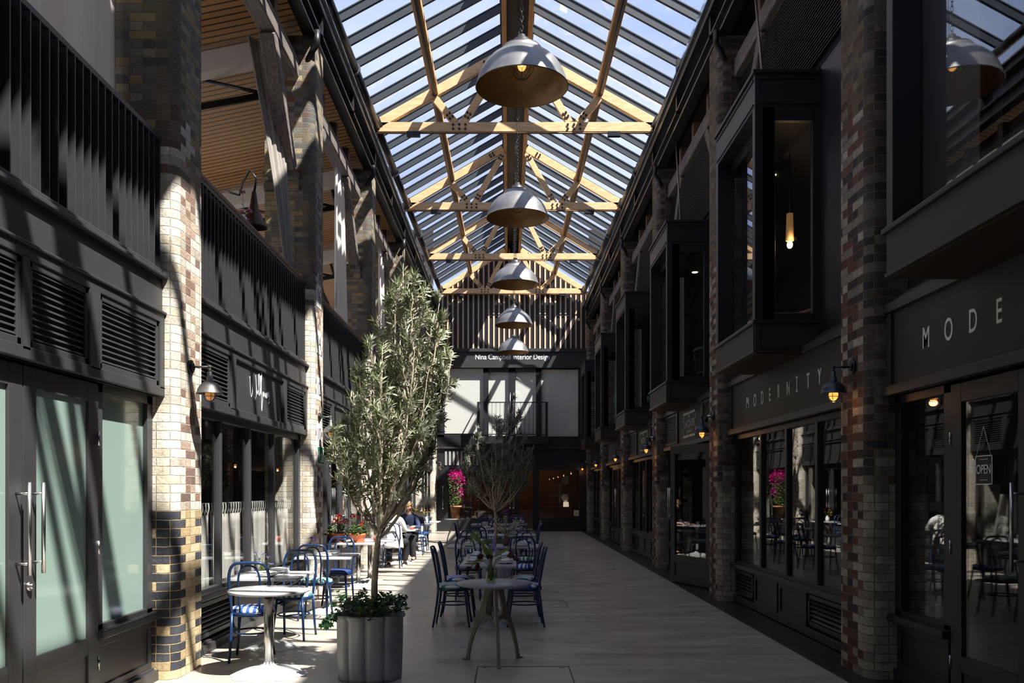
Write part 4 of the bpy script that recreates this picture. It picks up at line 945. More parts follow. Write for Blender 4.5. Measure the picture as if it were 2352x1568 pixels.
# serif lettering from plain letters with added serif strokes
tx = text('Nina Campbell Interior Design', (fx(1091), YE-.055, fz(825.5)), .29, '-Y', LETTERW, f, 'lettering', .004, .86, 1.0, bold=.002)
w = max(v.co.x for v in tx.data.vertices)-min(v.co.x for v in tx.data.vertices); want = fx(1261)-fx(1091)
tx.data.transform(Matrix.Translation((fx(1091)-ORG.x,0,0)) @ Matrix.Diagonal((want/w,1,1,1)) @ Matrix.Translation((-(fx(1091)-ORG.x),0,0)))
# upper storey
zt, zb = fz(846), fz(1004)
mb = MB()
for (a,b) in ((1000,1021),(1110,1122),(1168,1184),(1231,1243),(1328,1346)): mb.box(fx(a),fx(b),YE-.03,YE+.08,zb,zt)
mb.box(fx(1110),fx(1243),YE-.03,YE+.08,fz(854),zt).box(fx(1000),fx(1110),YE-.03,YE+.05,zb,fz(998)).box(fx(1243),fx(1340),YE-.03,YE+.05,zb,fz(1002))
mb.build('window_frame', P_BLK, f, bevel=.005)
B('glass', GLASS, f, (fx(1021),fx(1328),YE+.02,YE+.026,zb,zt))
for nm,(a,b,c,d) in {'roller_blind':(1021,1111,846,995)}.items(): B(nm, BLIND, f, (fx(a),fx(b),YE+.09,YE+.095,fz(d),fz(c)))
B('roller_blind', BLIND, f, (fx(1122),fx(1168),YE+.09,YE+.095,zb+.05,fz(854))); B('roller_blind', BLIND, f, (fx(1184),fx(1231),YE+.09,YE+.095,zb+.05,fz(854)))
B('roller_blind', BLIND, f, (fx(1243),fx(1328),YE+.09,YE+.095,zb+.03,fz(848)))
mb = MB()
for px in (1172,1180): mb.cyl((fx(px),YE-.1,fz(960)),(fx(px),YE-.1,fz(902)),.018,8)
mb.build('door_handle', STAINLESS, f)
B('storey_band', P_BLK, f, (W0,W1,YE-.06,YE+.1,fz(1030),zb)); B('storey_trim', P_DARK, f, (W0,W1,YE-.1,YE-.05,fz(1030),fz(1026)))
B('shop_sign_band', P_BLK, f, (W0,W1,YE-.02,YE+.1,fz(1072),fz(1030)))
# pale strips painted as light between canopy slat shadows, lower left
mb = MB()
for k in range(9): px = 1022+k*9; mb.box(fx(px),fx(px+5),YE-.05,YE-.02,fz(1068),fz(1036))
mb.build('light_strips', mat('pale_light',(150,150,150),rough=.7), f)
mb = MB()
zt, zb = fz(1072), fz(1190)
for (a,b) in ((1000,1029),(1146,1152),(1168,1176),(1183,1190),(1223,1238),(1330,1346)): mb.box(fx(a),fx(b),YE-.04,YE+.08,0,zt)
mb.box(W0,W1,YE-.03,YE+.08,zt-.12,zt)
mb.build('shop_frame', P_BLK, f, bevel=.005)
B('shop_riser', P_BLK, f, (W0,fx(1168),YE-.03,YE+.06,0,zb),(fx(1238),W1,YE-.03,YE+.06,0,zb)); B('shop_glass', GLASS, f, (fx(1029),fx(1330),YE+.02,YE+.028,.1,zt-.1))
B('riser_moulding', P_DARK, f, (fx(1246),fx(1322),YE-.042,YE-.03,fz(1216),fz(1212)),(fx(1246),fx(1322),YE-.042,YE-.03,fz(1198),fz(1194)))
struct(B('wall_far', INT_WOOD, None, (-3.2,3.6,YE+3,YE+3.1,0,3.6)), 'wooden back wall inside the far shop')
struct(B('wall_far', PLASTER, None, (-3.2,3.6,YE+2.2,YE+2.3,3.6,7.6)), 'room wall behind the white blinds')
struct(B('wall_far', INT_DK, None, (-9,-3,YE+.1,YE+.2,0,12)), 'end wall left of the far facade'); struct(B('wall_far', INT_DK, None, (3.2,9,YE+.1,YE+.2,0,12)), 'end wall right of the far facade')
struct(B('wall_far', INT_DK, None, (-3.3,-3.2,YE+.1,YE+3,0,9)), 'far shop left side wall'); struct(B('wall_far', INT_DK, None, (3.6,3.7,YE+.1,YE+3,0,9)), 'far shop right side wall')
struct(B('ceiling', INT_DK, None, (-3.3,3.7,YE+.1,YE+3,3.5,3.6)), 'far shop ceiling'); struct(B('ceiling', INT_DK, None, (-3.3,3.7,YE+.1,YE+3,7.6,7.7)), 'ceiling of the far upper room')
li = bpy.data.lights.new('shop_light','AREA'); li.energy = 9; li.color = (1,.62,.32); li.size = 2; lo = bpy.data.objects.new('shop_light', li); SC.collection.objects.link(lo); lo.location = (.6,YE+1.6,3.4)
# juliet balcony
t = thing('juliet_balcony', (fx(1177),YE-.3,fz(1010)), 'small black balcony rail before the far upper double doors', 'balcony')
x0,x1 = fx(1097),fx(1257); z0,z1 = fz(1003),fz(926)
B('deck', P_BLK, t, (x0,x1,YE-.6,YE-.06,z0-.3,z0))
mb = MB(); mb.box(x0,x1,YE-.60,YE-.56,z1-.04,z1).box(x0,x0+.04,YE-.6,YE-.05,z1-.04,z1).box(x1-.04,x1,YE-.6,YE-.05,z1-.04,z1).box(x0,x1,YE-.6,YE-.56,z0+.05,z0+.08); mb.build('rail', P_BLK, t)
for xx in (x0,x1-.09): B('post', P_BLK, t, (xx,xx+.09,YE-.61,YE-.52,z0,z1))
for k in range(17):
    xx = x0+.1+(x1-x0-.2)*k/16; mb = MB(); mb.cyl((xx,YE-.58,z0),(xx,YE-.58,z1-.03),.009,6); mb.build('baluster', P_BLK, t)
# things in the far shop
def at(px, py, Y): return ((px-1168)*Y/1990, Y, 1.62+(1126-py)*Y/1990)
Yi = YE+1.2
x,y,z = at(1300,1178,Yi)
t = thing('table_lamp', (x,y,z), 'white-shaded table lamp lit in the far shop window', 'lamp')
mb = MB(); mb.lathe([(.001,0),(.09,0),(.06,.03),(.07,.09),(.03,.16),(.05,.2),(.02,.27)], 20, (x,y,z)); mb.build('base', CHINA, t)
mb = MB(); mb.lathe([(.12,.24),(.105,.46)], 24, (x,y,z)); mb.build('lamp_shade', mat('lit_lampshade',(240,225,195),emit=(1,.8,.55),estr=.45), t)
x,y,z = at(1298,1143,Yi); mb = MB(); mb.lathe([(.001,0),(.10,0),(.15,.012),(.16,.02),(.1,.012),(.001,.01)], 24); o = mb.build('wall_plate', CHINA); 
o.rotation_euler = (PI/2,0,0); o.location = (x,y-.02,z); tag(o, 'round white plate displayed in the far shop window', 'plate')
setorg((0,0,0))
x,y,z = at(1299,1102,Yi); o = B('framed_print', mat('pale_print',(150,146,138)), None, (x-.12,x+.12,y,y+.02,z-.18,z+.18)); tag(o, 'pale framed print hanging in the far shop', 'picture')
for i,(px,py,wd) in enumerate(((1278,1114,.45),(1270,1139,.5),(1272,1164,.6),(1158,1170,.7))):
    x,y,z = at(px,py,Yi); o = B('glass_shelf', mat('shelf_pale',(150,140,128),rough=.3), None, (x-wd/2,x+wd/2,y,y+.25,z-.012,z+.012)); tag(o, ['topmost pale shelf in the far right shop window','middle pale shelf in the far right shop window','lowest pale shelf in the far right shop window','pale shelf in the far middle shop window'][i], 'shelf', 'far shop shelves')
x,y,z = at(1075,1128,YE+1.5); o = B('red_painting', mat('red_painting',(104,40,26),var=.6,vscale=5), None, (x-.6,x+.6,y,y+.03,z-.5,z+.5)); tag(o, 'dim red and orange picture inside the far shop left window', 'picture')
x,y,z = at(1275,1190,YE+1.0); o = B('wooden_cabinet', mat('orange_cabinet',(104,66,38)), None, (x-.9,x+.7,y,y+.5,.5,.95), bevel=.01); tag(o, 'low wooden cabinet inside the far right shop window', 'cabinet')
x,y,z = at(1180,1180,YE+1.6); o = B('wooden_table', mat('orange_cabinet'), None, (x-1.1,x+.2,y,y+.6,.68,.74),(x-1.05,x-.97,y+.05,y+.13,0,.68),(x+.07,x+.15,y+.05,y+.13,0,.68)); tag(o, 'wooden table inside the far middle shop window', 'table')
x,y,z = at(1324,1178,YE-.05); t = thing('warning_sticker', (x,y,z), 'small yellow and white notice on the far right shop window', 'sticker')
B('card', LETTERW, t, (x-.10,x+.10,YE-.012,YE-.006,z-.11,z+.11)); mb = MB(); mb.prism([(x-.07,z-.07),(x+.07,z-.07),(x,z+.06)], lambda a,b:(a,YE-.02,b), lambda a,b:(a,YE-.013,b)); mb.build('triangle', mat('warning_yellow',(226,200,40)), t)
for i,px in enumerate((1022,1329)):
    x,y,z = at(px,734,YE); mb = MB(); mb.lathe([(.05,0),(.05,.03),(.02,.035),(.02,.0)], 16); o = mb.build('round_fixing', CHINA); o.rotation_euler = (PI/2,0,0); o.location = (x,YE-.04,z); tag(o, 'small white round fixing on the %s of the striped gable' % ['left','right'][i], 'fixing')
# lamp with small shades behind the left blind gap
x,y,z = at(1034,997,YE+.6)

t = thing('curtain', (-3.14,17.2,.35), 'narrow white cloth hanging inside the doors beyond the geraniums', 'curtain', g); drape('cloth', [(-3.14,16.9,1.55),(-3.14,17.15,1.55)], [(-3.14,16.8,.35),(-3.14,17.5,.35)], 3, .02, LINEN, t)
for i,px in enumerate((1017,1172,1180)):
    x,y,z = at(px,1142,YE-.12); z0 = fz(1166); z1 = fz(1118)
    t = thing('door_pull', (x,y,z0), 'tall slim metal door pull with round ends, %s of three on the far shop' % ['leftmost','middle','rightmost'][i], 'door handle', 'far shop door pulls')
    mb = MB(); mb.cyl((x,y,z0),(x,y,z1),.014,8); mb.build('bar', STAINLESS, t)
    for zz in (z0,z1): mb = MB(); mb.ball((x,y,zz),.05,12,8); mb.cyl((x,y,zz),(x,YE-.03,zz),.012,8); mb.build('round_end', STAINLESS, t)
# ================================================================ PENDANTS AND WALL LAMPS
def make_pendant():
    t = thing('pendant_lamp', (0,0,0), 'x', 'pendant lamp', 'pendant lamps under the ridge')
    prof = [(.585,0),(.583,.012),(.578,.02),(.560,.09),(.525,.18),(.470,.27),(.395,.35),(.320,.405),(.275,.425),(.272,.455),(.255,.475),(.235,.48)]
    mb = MB(); mb.lathe([(.578,.0),(.588,.004)]+prof[1:], 56); mb.build('shade', ZINC, t)
    mb = MB(); mb.lathe([(r-.006,z-.004) for r,z in reversed(prof)]+[(.578,0)], 56); mb.build('shade_lining', BRONZE_IN, t)
    mb = MB(); mb.lathe([(.245,.475),(.238,.50),(.18,.525),(.12,.54),(.105,.56),(.10,.60),(.05,.615),(.045,.66),(.001,.665)], 40); mb.build('cap', mat('dark_zinc',lin=(.09,.09,.095),rough=.4,metal=.8), t)
    mb = MB(); mb.cyl((0,0,.46),(0,0,.36),.035,16); mb.build('lamp_holder', BLACKM, t)
    b = MB(); b.ball((0,0,.275), .055, 16, 12, (1,1,1.25)); bo = b.build('bulb', mat('amber_bulb_glass',lin=(.9,.5,.2),rough=.15,emit=(1,.42,.1),estr=1.2), t)
    c = MB(); c.ball((0,-.045,.275), .022, 10, 8, (1,1,1.7)); c.build('filament', BULB_HOT, bo)
    mb = MB()
    for k in range(4):
        a = PI/4*k; pts = [(.155*math.cos(a)*math.cos(th), .155*math.sin(a)*math.cos(th), .30+.20*math.sin(th)*(1 if math.sin(th)<0 else .45)) for th in [PI*2*i/28 for i in range(28)]]
        mb.tube(pts, .0035, 5, True)
    mb.tube([(.155*math.cos(2*PI*i/28),.155*math.sin(2*PI*i/28),.30) for i in range(28)], .0035, 5, True)
    mb.build('wire_cage', BLACKM, t)
    ch = MB(); z = 0; k = 0
    while z < 3.40:
        pts = []
        for i in range(10):
            th = 2*PI*i/10; w = .018*math.cos(th); h = .036*math.sin(th); pts.append((w,0,z+.03+h) if k%2 else (0,w,z+.03+h))
        ch.tube(pts, .0045, 5, True); z += .058; k += 1
    o = ch.build('chain', BLACKM, t); o.location = (0,0,.655)
    mb = MB(); mb.tube([(.03,.01,0),(.045,.01,.9),(.03,.0,2.0),(.035,0,3.43)], .004, 5); o = mb.build('flex', BLACKM, t); o.location = (0,0,.63)
    return t
PL = Pool(make_pendant)
for n, lab in enumerate(['largest and nearest zinc dome pendant lamp, bulb glowing','second dome pendant lamp from the camera','third dome pendant lamp from the camera','fourth dome pendant lamp, before the striped gable','farthest and smallest dome pendant lamp, just above the white sign lettering']):
    o = PL.put((.168, 10.93+BAY*n, 6.70), 0, lab)
    for c in o.children:
        if c.name.split('.')[0] in ('chain','flex'): c.scale = (1,1,(roofp(10.93+BAY*n)[3]-.05-6.70-.655)/3.42)

def make_wall_lamp(m, lit, blk):
    def f():
        t = thing('wall_lamp', (0,0,0), 'x', 'wall lamp')      # plate at x=0, arm towards +x
        mb = MB(); mb.cyl((0,0,.12),(.02,0,.12),.062,24); mb.cyl((.02,0,.12),(.035,0,.12),.035,20); mb.build('wall_plate', m if blk else BLACKM, t)
        mb = MB(); mb.tube([(.02,0,.12),(.17,0,.12)], .010, 10); mb.ball((.178,0,.12), .018, 12, 8); mb.cyl((.178,0,.12),(.178,0,.06),.012,10); mb.build('arm', m, t)
        mb = MB(); mb.lathe([(.008,.08),(.02,.075),(.02,.04),(.027,.035),(.028,.0),(.034,-.004),(.034,-.02)], 20, (.178,0,0)); mb.build('collar', m, t)
        mb = MB(); mb.lathe([(.034,-.012),(.06,-.022),(.085,-.045),(.104,-.08),(.112,-.112),(.118,-.116),(.116,-.121),(.108,-.116),(.098,-.08),(.08,-.05),(.055,-.028),(.02,-.02)], 36, (.178,0,0)); mb.build('shade', m, t)
        g = MB(); g.ball((.178,0,-.13), .040, 16, 10, (1,1,1.25)); gb = g.build('bulb', lit, t)
        if blk: h = MB(); h.ball((.178,0,-.135), .016, 10, 8); h.build('filament', BULB_HOT, gb)
        mb = MB()
        for k in range(3):
            a = PI/3*k; mb.tube([(.178+.056*math.cos(a)*math.cos(th), .056*math.sin(a)*math.cos(th), -.118+.075*math.sin(th)) for th in [-PI*i/12 for i in range(13)]], .0028, 5)
        mb.tube([(.178+.052*math.cos(2*PI*i/20),.052*math.sin(2*PI*i/20),-.145) for i in range(20)], .0028, 5, True)
        mb.build('wire_cage', m, t)
        return t
    return f
WL = Pool(make_wall_lamp(LAMPZ, BULB_DIM, False)); WR = Pool(make_wall_lamp(LAMPB, BULB, True))
LW = ['pewter wall lamp on the nearest left pier, above the cafe tables','pewter wall lamp on the left pier with painted numbers','pewter wall lamp on the third left pier','pewter wall lamp on the fourth left pier','pewter wall lamp on the fifth left pier','pewter wall lamp on the farthest left pier']
RW = ['lit dark wall lamp on the nearest right pier','lit dark wall lamp on the second right pier, beside the double doors','lit dark wall lamp on the third right pier','lit dark wall lamp on the fourth right pier','lit dark wall lamp on the fifth right pier','lit dark wall lamp on the farthest right pier']
for n in range(6):
    WL.put((FL, PF[n+2]-.33, 2.60), 0, LW[n], 'pewter wall lamps on the left piers')
    o = WR.put((FR, PF[n+2]-.33, 2.60), PI, RW[n], 'dark wall lamps on the right piers')
    li = bpy.data.lights.new('bulb_light','POINT'); li.energy = .5; li.color = (1,.5,.22); li.shadow_soft_size = .03; lo = bpy.data.objects.new('bulb_light', li); SC.collection.objects.link(lo); lo.parent = o; lo.location = (.178,0,-.20)
# white security cameras by the right lamps
for n in (1,2,5):
    y = PF[n+2]-.12; t = thing('security_camera', (FR-.05,y,2.72), 'small white camera dome beside the lamp on the %s right pier' % ORD[n], 'camera', 'small white cameras')
    mb = MB(); mb.cyl((FR,y,2.72),(FR-.04,y,2.72),.05,16); mb.build('mount', CHINA, t); mb = MB(); mb.ball((FR-.07,y,2.70),.045,14,10); mb.build('lens_dome', BLACKM, t)
# exit sign on the numbered pier
yE = PF[3]-PW+.12; t = thing('exit_sign', (FL+.03,yE+.2,2.13), 'green emergency exit sign with arrow on the numbered left pier', 'sign')
B('board', mat('sign_green',(30,132,84),rough=.4), t, (FL,FL+.012,yE+.08,yE+.50,2.02,2.27)); B('sign_rim', LETTERW, t, (FL-.002,FL+.010,yE+.07,yE+.51,2.01,2.28))
mb = MB(); X_ = FL+.014
def pl(*p): mb.prism([(yE+a,2.02+b) for a,b in p], lambda a,b:(FL+.010,a,b), lambda a,b:(X_,a,b))
pl((.10,.125),(.16,.185),(.16,.145),(.24,.145),(.24,.105),(.16,.105),(.16,.065)); pl((.27,.03),(.46,.03),(.46,.22),(.43,.22),(.43,.05),(.27,.05))
pl((.345,.11),(.385,.105),(.375,.165),(.345,.17)); pl((.31,.15),(.35,.17),(.345,.145),(.315,.13)); pl((.35,.11),(.375,.105),(.355,.06),(.32,.06),(.325,.075),(.345,.075)); pl((.375,.11),(.39,.085),(.41,.06),(.395,.055),(.365,.09))
mb.cyl((X_-.003,yE+.366,2.02+.19),(X_,yE+.366,2.02+.19),.014,12); mb.build('pictogram', LETTERW, t)

# ================================================================ FURNITURE
def make_chair(kind):
    def f():
        t = thing('bistro_chair', (0,0,0), 'x', 'chair')     # sits facing +y, back at -y
        mb = MB(); mb.lathe([(.17,.425),(.205,.428),(.212,.44),(.212,.462),(.20,.468),(.17,.466)], 36, (0,0,0)); mb.build('seat_frame', BLUE, t)
        mb = MB(); mb.lathe([(.001,.452),(.196,.455),(.205,.470),(.203,.490),(.185,.503),(.11,.512),(.001,.514)], 36); mb.build('seat', CUSH[kind], t)
        for sx in (-1,1):
            mb = MB(); mb.tube([(sx*.140,.145,.445),(sx*.152,.163,.30),(sx*.166,.186,.12),(sx*.178,.205,0)], [.0155,.015,.0135,.012], 10); mb.build('leg', BLUE, t)
            mb = MB(); mb.tube([(sx*.165,-.165,.47),(sx*.168,-.182,.30),(sx*.174,-.208,.12),(sx*.180,-.230,0)], [.0155,.015,.0135,.012], 10); mb.build('leg', BLUE, t)
        pts = bez((-.165,-.165,.45),(-.168,-.18,.60),(-.235,-.235,.93),(-.10,-.262,.94),12)+bez((-.10,-.262,.94),(-.05,-.268,.944),(.05,-.268,.944),(.10,-.262,.94),4)[1:]+bez((.10,-.262,.94),(.235,-.235,.93),(.168,-.18,.60),(.165,-.165,.45),12)[1:]
        mb = MB(); mb.tube(pts, .0145, 10); mb.build('back_frame', BLUE, t)
        pts = bez((-.085,-.175,.46),(-.09,-.19,.60),(-.15,-.235,.925),(0,-.25,.915),10)+bez((0,-.25,.915),(.15,-.235,.925),(.09,-.19,.60),(.085,-.175,.46),10)[1:]
        mb = MB(); mb.tube(pts, .0105, 8); mb.build('back_hoop', BLUE, t)
        mb = MB(); mb.tube([(.168*math.cos(2*PI*i/32),.0+.185*math.sin(2*PI*i/32),.265) for i in range(32)], .009, 8, True); mb.build('stretcher_ring', BLUE, t)
        return t
    return f
CH = {k: Pool(make_chair(k)) for k in ('blue','teal','navy')}
def chair(kind, x, y, rz, label, group='blue bentwood cafe chairs'):
    return CH[kind].put((x,y,0), math.radians(rz), label, group)
def petal_base(mb, r=.29, h=.07, n=8):
    k = len(mb.v); M = 128; rs = [.035,.05,.08,.12,.16,.20,.235,.265,.285,r]
    for q in rs:
        for j in range(M):
            th = 2*PI*j/M; c = abs(math.cos(th*n/2)); e = r*(.80+.20*c**.45); f_ = q/r; rr = q+(e-r)*f_**2
            z = h*(1-f_**2.2)*(.62+.38*c**.6)+(.10*(1-q/.06) if q < .06 else 0)
            mb.v.append((rr*math.cos(th), rr*math.sin(th), max(z,.0)+.002))
    for i in range(len(rs)-1):
        for j in range(M): j2 = (j+1)%M; mb.f.append((k+i*M+j,k+(i+1)*M+j,k+(i+1)*M+j2,k+i*M+j2)); mb.sm.append(True)
    mb.f.append(tuple(k+(len(rs)-1)*M+j for j in range(M))); mb.sm.append(False)
def make_square(w, d, m):
    def f():
        t = thing('cafe_table', (0,0,0), 'x', 'table')
        B('tabletop', m, t, (-w/2,w/2,-d/2,d/2,.722,.752), bevel=.006)
        mb = MB(); mb.cyl((0,0,.06),(0,0,.71),.036,20); mb.box(-.2,.2,-.02,.02,.70,.722).box(-.02,.02,-.2,.2,.70,.722); mb.build('pedestal', STAINLESS if m is MARBLE else CASTG, t)
        mb = MB(); petal_base(mb); mb.build('base', mat('brushed_base',lin=(.5,.5,.49),rough=.5,metal=.3), t); return t
    return f
def make_round():
    t = thing('round_table', (0,0,0), 'x', 'table')
    mb = MB(); mb.lathe([(.001,.722),(.33,.722),(.345,.730),(.347,.745),(.340,.752),(.001,.752)], 64); mb.build('tabletop', MARBLE, t)
    mb = MB(); mb.cyl((0,0,.06),(0,0,.72),.040,24); mb.lathe([(.10,.722),(.05,.69)],20); mb.build('pedestal', STAINLESS, t)
    mb = MB(); petal_base(mb, .335, .085); mb.build('base', mat('brushed_base',lin=(.5,.5,.49),rough=.5,metal=.3), t); return t
def make_tripod():
    t = thing('tripod_table', (0,0,0), 'x', 'table')
    mb = MB(); mb.lathe([(.001,.722),(.33,.722),(.35,.728),(.357,.74),(.354,.752),(.001,.752)], 64, fr=lambda th,r,z: 1+.006*math.sin(th*11)*(r>.3)); mb.build('tabletop', CONCT, t)
    mb = MB(); mb.lathe([(.001,.70),(.14,.70),(.14,.722),(.001,.722)], 24); mb.build('hub', CASTG, t)
    for k in range(3):
        a = math.radians(-82+120*k); c,s = math.cos(a),math.sin(a)
        out = [(.03,.72),(.10,.72),(.105,.64),(.125,.56),(.16,.47),(.20,.37),(.24,.26),(.27,.15),(.29,.05),(.30,.015),(.335,.012),(.335,0),(.262,0),(.26,.03),(.245,.12),(.22,.21),(.185,.30),(.15,.365),(.11,.395),(.02,.395),(.02,.425),(.075,.44),(.085,.48),(.07,.56),(.045,.64),(.02,.68)]
        def fn(off): return lambda r,z: (r*c-off*s, r*s+off*c, z)
        mb = MB(); mb.prism(out, fn(-.016), fn(.016)); mb.build('leg', CASTG, t, bevel=.005)
    return t
RT = Pool(make_round); TRI = Pool(make_tripod)
SQL = Pool(make_square(.74,.80,MARBLE)); SQM = Pool(make_square(.66,.92,CONCT)); SQW = Pool(make_square(1.44,.80,CONCT)); SQF = Pool(make_square(.9,.7,MARBLE))
# table setting pieces
def make_plate():
    t = thing('plate', (0,0,0), 'x', 'plate'); mb = MB(); mb.lathe([(.001,.004),(.06,.004),(.065,0),(.07,.004),(.105,.016),(.107,.019),(.07,.009),(.001,.009)], 36); mb.build('dish', CHINA, t); return t
def make_napkin():
    t = thing('napkin', (0,0,0), 'x', 'napkin'); mb = MB(); L,W = .19,.10; nx,ny = 12,5; k0 = 0
    for lay in range(3):
        z0 = .012*lay; k = len(mb.v)
        for side in (0,1):
            for i in range(nx+1):
                for j in range(ny+1):
                    u = i/nx; v = j/ny; z = z0+.011*side+.004*math.sin(u*7+lay*2)+.003*math.sin(v*9+lay)
                    ed = (1 if side else 0)*(-.004 if i in (0,nx) or j in (0,ny) else 0); mb.v.append(((u-.5)*L*(1-.03*lay), (v-.5)*W*(1-.05*lay)+.006*math.sin(u*5+lay), z+ed))
        n1 = (nx+1)*(ny+1)
        for i in range(nx):
            for j in range(ny):
                a = k+i*(ny+1)+j; mb.f.append((a,a+1,a+ny+2,a+ny+1)); mb.sm.append(True); b = a+n1; mb.f.append((b,b+ny+1,b+ny+2,b+1)); mb.sm.append(True)
        for i in range(nx):
            for j in (0,ny): a = k+i*(ny+1)+j; mb.f.append((a,a+ny+1,a+ny+1+n1,a+n1)); mb.sm.append(True)
        for j in range(ny):
            for i in (0,nx): a = k+i*(ny+1)+j; mb.f.append((a,a+1,a+1+n1,a+n1)); mb.sm.append(True)
    mb.build('folded_cloth', NAP, t); return t
def make_glass():
    t = thing('tumbler', (0,0,0), 'x', 'glass'); mb = MB(); mb.lathe([(.001,0),(.028,0),(.031,.01),(.040,.095),(.038,.095),(.029,.012),(.001,.010)], 20, fr=lambda th,r,z: 1+.02*math.cos(th*10)); mb.build('tumbler_body', TUMBLER, t); return t
PLT, NPK, GLS = Pool(make_plate), Pool(make_napkin), Pool(make_glass)
ZT = .753
def setting(x, y, rz, where, z=ZT, glass=True, gl=(.13,.06)):
    PLT.put((x,y,z), rz, 'white plate, %s' % where, 'plates'); NPK.put((x,y,z+.018), rz, 'folded white napkin, %s' % where, 'napkins')
    if glass: gx = x+gl[0]*math.cos(rz)-gl[1]*math.sin(rz); gy = y+gl[0]*math.sin(rz)+gl[1]*math.cos(rz); GLS.put((gx,gy,z), 0, 'glass tumbler, %s' % where, 'tumblers')

# left row ---------------------------------------------------------------
RT.put((-2.11,7.62,0), 0, 'round marble-topped table on a steel post in the left foreground')
chair('blue', -2.47, 8.36, 8, 'blue chair with blue striped seat behind the round marble table, back to camera')
SQL.put((-2.46,8.95,0), 0, 'square marble cafe table nearest the left window, behind the round table', 'square left cafe tables')
setting(-2.44, 8.75, 0, 'near side of the nearest left square table', gl=(.17,.09)); setting(-2.42, 9.15, PI, 'far side of the nearest left square table', glass=False)
flowers('flower_vase', (-2.56,8.98,ZT), 'small vase of lilac flowers on the nearest left square table', [(.02,0,.2),(.07,.02,.17),(-.03,.02,.15),(.10,.0,.10),(-.05,-.02,.21)], PETAL_V, lambda t,x,y,z: small_vase(t,x,y,z,.11,.028), ps=.03)
chair('teal', -2.36, 9.52, 176, 'blue chair with teal striped seat at the far side of the nearest left square table')
chair('teal', -2.44, 10.98, 2, 'blue chair with teal striped seat, back to camera, at the second left square table')
SQL.put((-2.42,11.62,0), 0, 'second square marble cafe table along the left wall, by the numbered pier', 'square left cafe tables')
setting(-2.42, 11.42, 0, 'near side of the second left square table', gl=(.17,.09)); setting(-2.40, 11.85, PI, 'far side of the second left square table', glass=False)
flowers('flower_vase', (-2.66,11.7,ZT), 'small vase with a purple flower on the second left square table', [(.0,0,.22),(.03,.02,.19),(-.02,.0,.14)], PETAL_P, lambda t,x,y,z: small_vase(t,x,y,z,.11,.03), ps=.035)
chair('navy', -2.42, 12.28, 178, 'blue chair with plain navy seat facing the camera beside the numbered pier')
SQF.put((-2.52,14.55,0), 0, 'white-topped pedestal table carrying the potted geraniums'); SQF.put((-2.46,15.35,0), 0, 'white-topped pedestal table just beyond the geranium table')
def geranium(loc, lab, sc=1., seed=3):
    rr = random.Random(seed); t = thing('potted_geranium', loc, lab, 'potted plant', 'potted red geraniums'); x,y,z = loc
    mb = MB(); mb.lathe([(.001,0),(.10,0),(.102,.012),(.12,.06),(.142,.11),(.156,.115),(.160,.15),(.150,.152),(.142,.12),(.001,.12)], 32, (x,y,z)); mb.build('pot', TERRA, t)
    mb = MB(); mb.lathe([(.001,0),(.12,0),(.128,.02),(.122,.02),(.115,.008)], 32, (x,y,z-.001)); mb.build('saucer', TERRA, t)
    lf = MB(); st = MB(); pe = MB()
    for i in range(190):
        a = rr.uniform(0,2*PI); e = rr.uniform(-.1,1.3); r = rr.uniform(.08,.17); p = Vector((x+r*math.cos(a)*math.cos(e)*1.15,y+r*math.sin(a)*math.cos(e)*1.15,z+.15+r*math.sin(e)*.95))
        lf.leaf(p,(math.cos(a),math.sin(a),rr.uniform(-.3,.5)),(rr.uniform(-.3,.3),rr.uniform(-.3,.3),1),.05,.055,.08)
    for i in range(7):
        a = rr.uniform(0,2*PI); r = rr.uniform(.03,.13); h = rr.uniform(.30,.46); tip = Vector((x+r*math.cos(a)*1.3,y+r*math.sin(a)*1.3,z+h)); st.tube([(x+r*.4*math.cos(a),y+r*.4*math.sin(a),z+.13),tuple(tip)], .0035, 5)
        for k in range(26):
            d = Vector((rr.gauss(0,1),rr.gauss(0,1),rr.gauss(.2,1))).normalized(); pe.leaf(tip+d*.028, d+Vector((rr.uniform(-.6,.6),rr.uniform(-.6,.6),0)), d, .024, .022, .1)
    st.build('stems', STEMG, t); lf.build('leaves', GREEN, t); pe.build('petals', PETAL_R, t); return t
geranium((-2.53,14.5,ZT+.001), 'terracotta pot of red geraniums on the white table, fully in view', seed=3)
geranium((-2.90,14.62,ZT+.001), 'terracotta pot of red geraniums half hidden by the numbered brick pier', seed=8)
x,y,z = -2.25,14.75,ZT; mb = MB(); mb.lathe([(.001,0),(.045,0),(.05,.09),(.047,.09),(.04,.01),(.001,.01)],20,(x,y,z)); o = mb.build('candle_pot', TERRA); tag(o,'small terracotta candle pot beside the geranium','candle holder')
for i,(x,y) in enumerate(((-2.36,15.2),(-2.27,15.4),(-2.18,15.25),(-2.22,15.5))): GLS.put((x,y,ZT), 0, 'glass on the table beyond the geraniums, %s' % ['leftmost','second from left','rightmost','hindmost'][i], 'tumblers')
